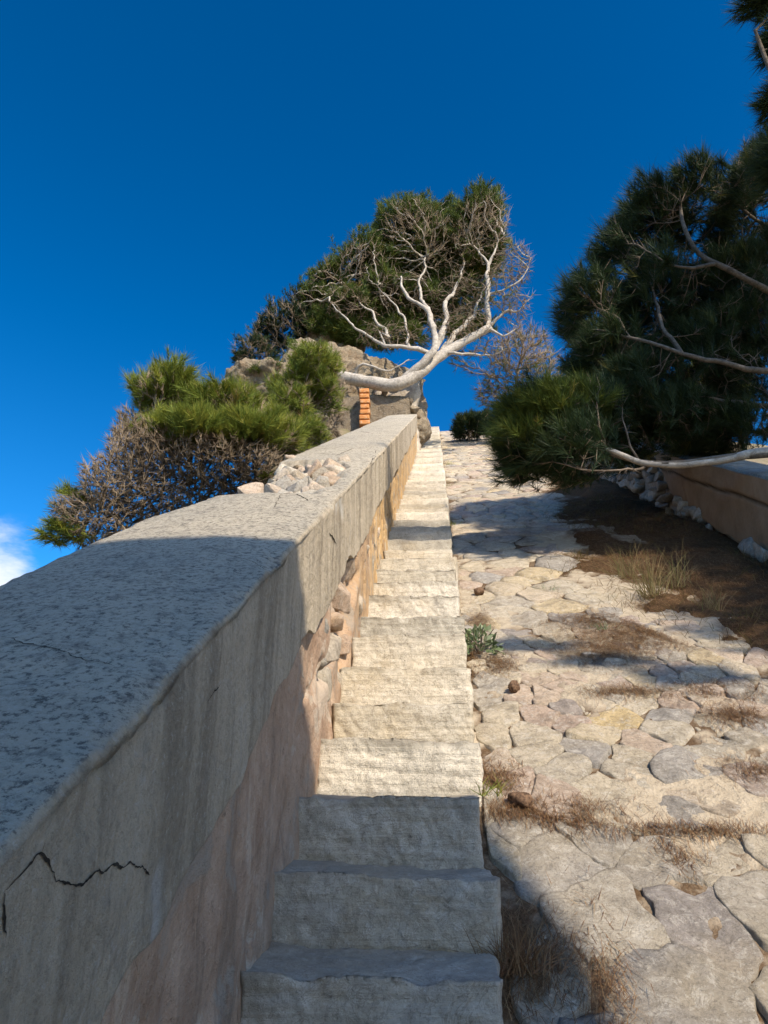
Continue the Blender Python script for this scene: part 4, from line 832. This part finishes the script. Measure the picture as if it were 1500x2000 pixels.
cl_ = [((c[0]+SX, c[1], c[2]), r_) for c, r_ in (((1.50, 1.25, 8.1), (0.44, 0.62, 0.38)), ((3.35, 1.3, 8.0), (0.45, 0.5, 0.5)), ((3.4, 0.0, 6.2), (0.8, 0.8, 0.7)), ((3.6, 1.4, 7.0), (0.75, 0.9, 0.8)), ((4.2, 1.5, 9.0), (1.25, 1.5, 1.4)), ((4.6, 0.0, 7.5), (1.2, 1.2, 1.0)), ((4.6, 3.0, 8.2), (1.0, 1.2, 1.2)), ((4.5, 3.6, 9.8), (1.0, 1.2, 1.1)), ((4.4, -0.9, 5.8), (1.0, 1.0, 0.8)),
       ((2.75, -1.05, 6.35), (0.22, 0.10, 0.08)), ((2.45, -0.85, 6.45), (0.22, 0.09, 0.07)), ((2.15, -0.65, 6.6), (0.2, 0.10, 0.07)), ((3.0, 1.3, 8.3), (0.5, 0.6, 0.4)))]+[
       (tuple(at(1530, 310, 4.4)), (0.26, 0.3, 0.24)), (tuple(at(1510, 190, 4.4)), (0.12, 0.2, 0.12)), (tuple(at(1505, 80, 4.4)), (0.10, 0.2, 0.16)), (tuple(at(1480, 5, 4.3)), (0.2, 0.2, 0.06)), (tuple(at(1570, 120, 4.4)), (0.2, 0.3, 0.5))]
A = np.concatenate([ell(int(60+160*r[0]*r[1]*r[2]*4), c, r, 1200+i, 0.2) for i, (c, r) in enumerate(cl_)]); sk.grow(A, 1.3, 60, 0.3, seed=24)
spine = tree_parts('tall_pine', sk, 0.004, 2.5, 0.03, M_bark2, M_twig2, (5.8, 1.2, S(1.2)+0.1), rmax=0.12, label='tall pine beyond the right edge, dark branch tips reaching into the top corner', cat='tree')
g = np.random.default_rng(77); Ps, Ds = [], []
for i, (c, r) in enumerate(cl_):
    nn = int(60+520*(r[0]*r[1]+r[1]*r[2]+r[0]*r[2])); v = g.normal(0, 1, (nn, 3)); v /= np.linalg.norm(v, axis=1, keepdims=True); Ps.append(np.array(c)+v*np.array(r)*g.uniform(.35, 1.0, (nn, 1))); Ds.append(v*.6+np.array([-.8, 0.2, .2])+g.normal(0, .3, v.shape))
add_crown(spine, np.concatenate(Ps), np.concatenate(Ds), 0.13, 34, 0.0055, M_ndl_d, 25, 0.55)

# ------------------------------------------------------------------ bushes at the crest
shrub('bare_tree', 'bare grey twiggy small tree at the crest, behind the dark pine', 'tree', 15.5, [((1020, 690, 0), (62, 48, .9), 420), ((980, 750, .2), (48, 40, .7), 260), ((955, 775, .2), (30, 34, .5), 120), ((1060, 740, 0), (50, 60, .8), 260), ((905, 700, -.4), (30, 20, .4), 70)], [[(1010, 850, .4), (1005, 790, .3), (1010, 730, .2)], [(1050, 850, .4), (1050, 770, .3)]], 0.10, 0.006, 1500, M_ndl, 0.13, 12, 0.011, 0.045, lambda v, g: v[:, 2] > -0.4, r0=0.03, ntw=5000, twl=0.25)
shrub('crest_bush', 'small dark round bush on the crest at the top of the ramp', 'bush', 17.5, [((915, 835, 0), (36, 30, .5), 200), ((945, 825, .2), (26, 28, .4), 110)], [[(918, 875, .1), (916, 850, .1)]], 0.09, 0.006, 1600, M_ndl_d, 0.12, 18, 0.012, 0.9, lambda v, g: v[:, 2] > -0.7)
shrub('yellow_bush', 'sunlit yellow green bush seen through the dark pine', 'bush', 9.2, [((1390, 760, 0), (80, 90, .5), 300), ((1300, 830, .2), (80, 50, .4), 200)], [[(1370, 900, .2), (1370, 830, .1)]], 0.09, 0.005, 1700, M_ndl_b, 0.12, 18, 0.009, 0.10, lambda v, g: v[:, 2] > -0.5)

# ------------------------------------------------------------------ small plants and litter
def blades(c, n, L, wd, spread, seed, curve=0.35, up=1.0):
    g = np.random.default_rng(seed); V, F, var = [], [], []
    for k in range(n):
        a = g.uniform(0, 2*math.pi); s_ = abs(g.normal(0, spread)); d = np.array([math.cos(a)*s_, math.sin(a)*s_, up]); d /= np.linalg.norm(d); l = L*g.uniform(.45, 1.1)
        b0 = np.array([g.normal(0, .03), g.normal(0, .03), 0]); sd_ = np.cross(d, [0.3, 0.9, 0.1]); sd_ /= np.linalg.norm(sd_); i0 = len(V)
        for t_, w_ in ((0, 1), (.4, .8), (.75, .5), (1, .1)):
            m_ = b0+d*l*t_+np.array([d[0], d[1], -0.5])*curve*l*t_*t_; V += [m_-sd_*wd*w_/2, m_+sd_*wd*w_/2]
        for j in range(3): F.append((i0+2*j, i0+2*j+1, i0+2*j+3, i0+2*j+2))
        var += [g.uniform()]*8
    return np.array(V)+np.asarray(c), np.array(F), np.array(var)
def gp(px, py, lift=0.0):        # photo pixel on the ramp surface
    d = RT*(px-750)/FPX+UP*(1000-py)/FPX+FW; s = (CAM[2]+0.0)/(T*d[1]-d[2]); q = CAM+d*s
    return np.array([q[0], q[1], float(bank_z(np.array(q[0]), np.array(q[1])))+lift])
for (px, py, n, L, lab, mt) in ((1275, 1165, 110, 0.36, 'tall dry grass tuft on the needle bank in front of the shaded wall', M_straw), (1330, 1150, 40, 0.36, 'thin dry grass stalks right of the tall tuft, below the wall', M_straw), (1220, 1120, 60, 0.30, 'dry grass stalks bending over the bank left of the tall tuft', M_straw), (1390, 1190, 50, 0.22, 'short dry grass in deep shade at the right edge', M_straw), (1070, 1140, 40, 0.10, 'small green tuft at the left edge of the needle bank', M_leaf),
                         (1170, 1215, 34, 0.08, 'low green sprigs among fallen needles on the ramp', M_leaf), (878, 905, 40, 0.16, 'green weeds beside the upper steps near the crest', M_ndl_b), (880, 990, 40, 0.12, 'yellowed weeds beside the steps above the shadow band', M_straw), (884, 1020, 36, 0.10, 'small weeds at the step edge just above the shadow band', M_ndl_b), (872, 945, 40, 0.14, 'weeds in the gutter between upper steps and ramp', M_straw),
                         (945, 1540, 60, 0.09, 'green and brown tuft beside the first sunlit steps', M_ndl_b), (1015, 1860, 330, 0.11, 'brown grass tuft in shade beside the lowest steps', M_dry), (812, 905, 20, 0.10, 'tiny weed at the foot of the parapet on the upper steps', M_ndl_b)):
    c = gp(px, py, -0.01)
    if px == 812: c = np.array([-0.36, c[1], S(c[1])])
    V, F, var = blades(c, n, L, 0.0022 if L < .2 else 0.0028, 0.55 if L > .2 else 0.9, int(px+py)); obj('grass_tuft', V, F, mt, attrs={'var': var}, loc=c, label=lab, cat='grass', group='weeds and grass tufts')
# grey-green leafy plant by the steps
c = gp(937, 1262, -0.01); root = empty('leafy_plant', tuple(c), label='grey green leafy plant growing between the steps and the paving', cat='plant')
g = np.random.default_rng(5); V, F, var = [], [], []
for k in range(230):
    d = g.normal(0, 1, 3); d[2] = abs(d[2])*0.9; d /= np.linalg.norm(d); p_ = c+d*np.array([0.105, 0.11, 0.13])*g.uniform(.55, 1.0)
    o_ = d+g.normal(0, .5, 3); o_ /= np.linalg.norm(o_); s_ = np.cross(o_, g.normal(0, 1, 3)); s_ /= np.linalg.norm(s_); l = g.uniform(.022, .045); i0 = len(V); nb = np.cross(o_, s_)*l*0.15
    V += [p_, p_+o_*l*.5+s_*l*.28+nb, p_+o_*l, p_+o_*l*.5-s_*l*.28+nb]; F.append((i0, i0+1, i0+2, i0+3)); var += [g.uniform()]*4
obj('leaves', np.array(V), np.array(F), M_leaf, root, smooth_=False, attrs={'var': np.array(var)})
V, F = tubes([(np.array([c, c+np.array([math.cos(a)*.05, math.sin(a)*.05, .08]), c+np.array([math.cos(a)*.085, math.sin(a)*.085, .11])]), np.array([.004, .003, .002])) for a in np.arange(0, 6.28, .7)]); obj('stems', V, F, M_twig2, root)

# fallen needles: bank, patches and joints
g = np.random.default_rng(9)
def strew(n, cx, cy, sx_, sy_): return np.c_[g.normal(cx, sx_, n), g.normal(cy, sy_, n)]
P2 = [np.c_[g.uniform(0.65, 2.15, 70000), g.uniform(2.8, 8, 70000)]]; P2[0] = P2[0][P2[0][:, 0] > litter_edge(P2[0][:, 1])-0.15+g.normal(0, .07, 70000)]
for px, py, n, sx_, sy_ in ((1240, 1225, 2600, .20, .12), (1180, 1260, 1300, .12, .10), (1150, 1200, 700, .12, .06), (1340, 1225, 900, .12, .10), (935, 1205, 500, .04, .10), (915, 1270, 600, .03, .12), (975, 1285, 400, .05, .06), (960, 1510, 550, .05, .06), (1000, 1580, 350, .08, .02), (1220, 1340, 420, .09, .03), (1440, 1390, 500, .07, .04), (1350, 1600, 420, .14, .015), (1110, 1590, 260, .05, .03), (1480, 1490, 260, .08, .03), (1030, 1850, 900, .05, .06), (1180, 1880, 260, .03, .10), (1100, 1560, 260, .10, .02), (1400, 1340, 500, .12, .06), (1320, 1650, 120, .03, .04), (880, 1010, 260, .03, .8), (890, 1140, 260, .02, .5)):
    c = gp(px, py); P2.append(strew(int(n*2.2), c[0], c[1], sx_, sy_))
P2 = np.concatenate(P2); P2 = P2[(P2[:, 0] > 0.105)]; P2[:, 0] = np.minimum(P2[:, 0], 2.14); n = len(P2)
z = bank_z(P2[:, 0], P2[:, 1])+0.004+np.abs(g.normal(0, 0.007, n)); base = np.c_[P2, z]; a = g.uniform(0, 2*math.pi, n); l = g.uniform(.03, .065, n)
tip_ = base+np.c_[np.cos(a)*l, np.sin(a)*l, np.sin(a)*l*T+g.normal(0, .006, n)]; sdv = np.c_[-np.sin(a), np.cos(a), np.zeros(n)]*0.0009
V = np.stack([base-sdv, base+sdv, tip_], 1).reshape(-1, 3)
obj('pine_needle_litter', V, np.arange(len(V)).reshape(-1, 3), M_dry, smooth_=False, attrs={'var': np.repeat(g.uniform(0, 1, n), 3)}, kind='stuff', label='fallen brown pine needles on the bank and paving')
# fallen cones and loose stones
for i, (px, py, lab) in enumerate(((1003, 1338, 'fallen pine cone on the paving below the leafy plant'), (1015, 1565, 'fallen pine cone in the needles beside the second sunlit step'), (936, 1152, 'small pine cone on the ramp in the upper sunlit patch'))):
    c = gp(px, py, 0.022); P, F, n = rough_block((0.022, 0.034, 0.022), (8, 10, 8), 0.02, 0.006, 60, i+5); obj('pine_cone', rot_z(P, i*1.1)+c, F, M_cone, loc=c, label=lab, cat='cone', group='fallen pine cones')

g = np.random.default_rng(45); n = 4200; bx2 = g.uniform(0.7, 2.1, n); by2 = g.uniform(2.9, 7.5, n); ok = (bx2 > litter_edge(by2)-0.05) & (fbm(np.c_[bx2*2.4, by2*2.4, by2*0], 3, 46) > 0.0); bx2, by2 = bx2[ok], by2[ok]; n = len(bx2)
b0 = np.c_[bx2, by2, bank_z(bx2, by2)]; a = g.uniform(0, 6.283, n); ln = g.uniform(0.04, 0.17, n); d = np.c_[np.cos(a)*0.8, np.sin(a)*0.8, g.uniform(0.3, 1.1, n)]; d /= np.linalg.norm(d, axis=1, keepdims=True)
sdv = np.cross(d, [0.2, 0.3, 0.9]); sdv /= np.linalg.norm(sdv, axis=1, keepdims=True); m1 = b0+d*ln[:, None]*0.55; t1 = b0+d*ln[:, None]-np.c_[np.zeros(n), np.zeros(n), ln*0.25]
V = np.stack([b0-sdv*.0014, b0+sdv*.0014, m1+sdv*.001, m1-sdv*.001, t1], 1).reshape(-1, 3); k = np.arange(n)[:, None]*5
obj('dry_grass', V, [tuple(f) for f in np.concatenate([k+np.array([[0, 1, 2, 3]])]).tolist()]+[tuple(f) for f in (k+np.array([[3, 2, 4]])).tolist()], M_straw, smooth_=False, attrs={'var': np.repeat(g.uniform(0, 1, n), 5)}, kind='stuff', label='straggly dry grass over the needle bank')
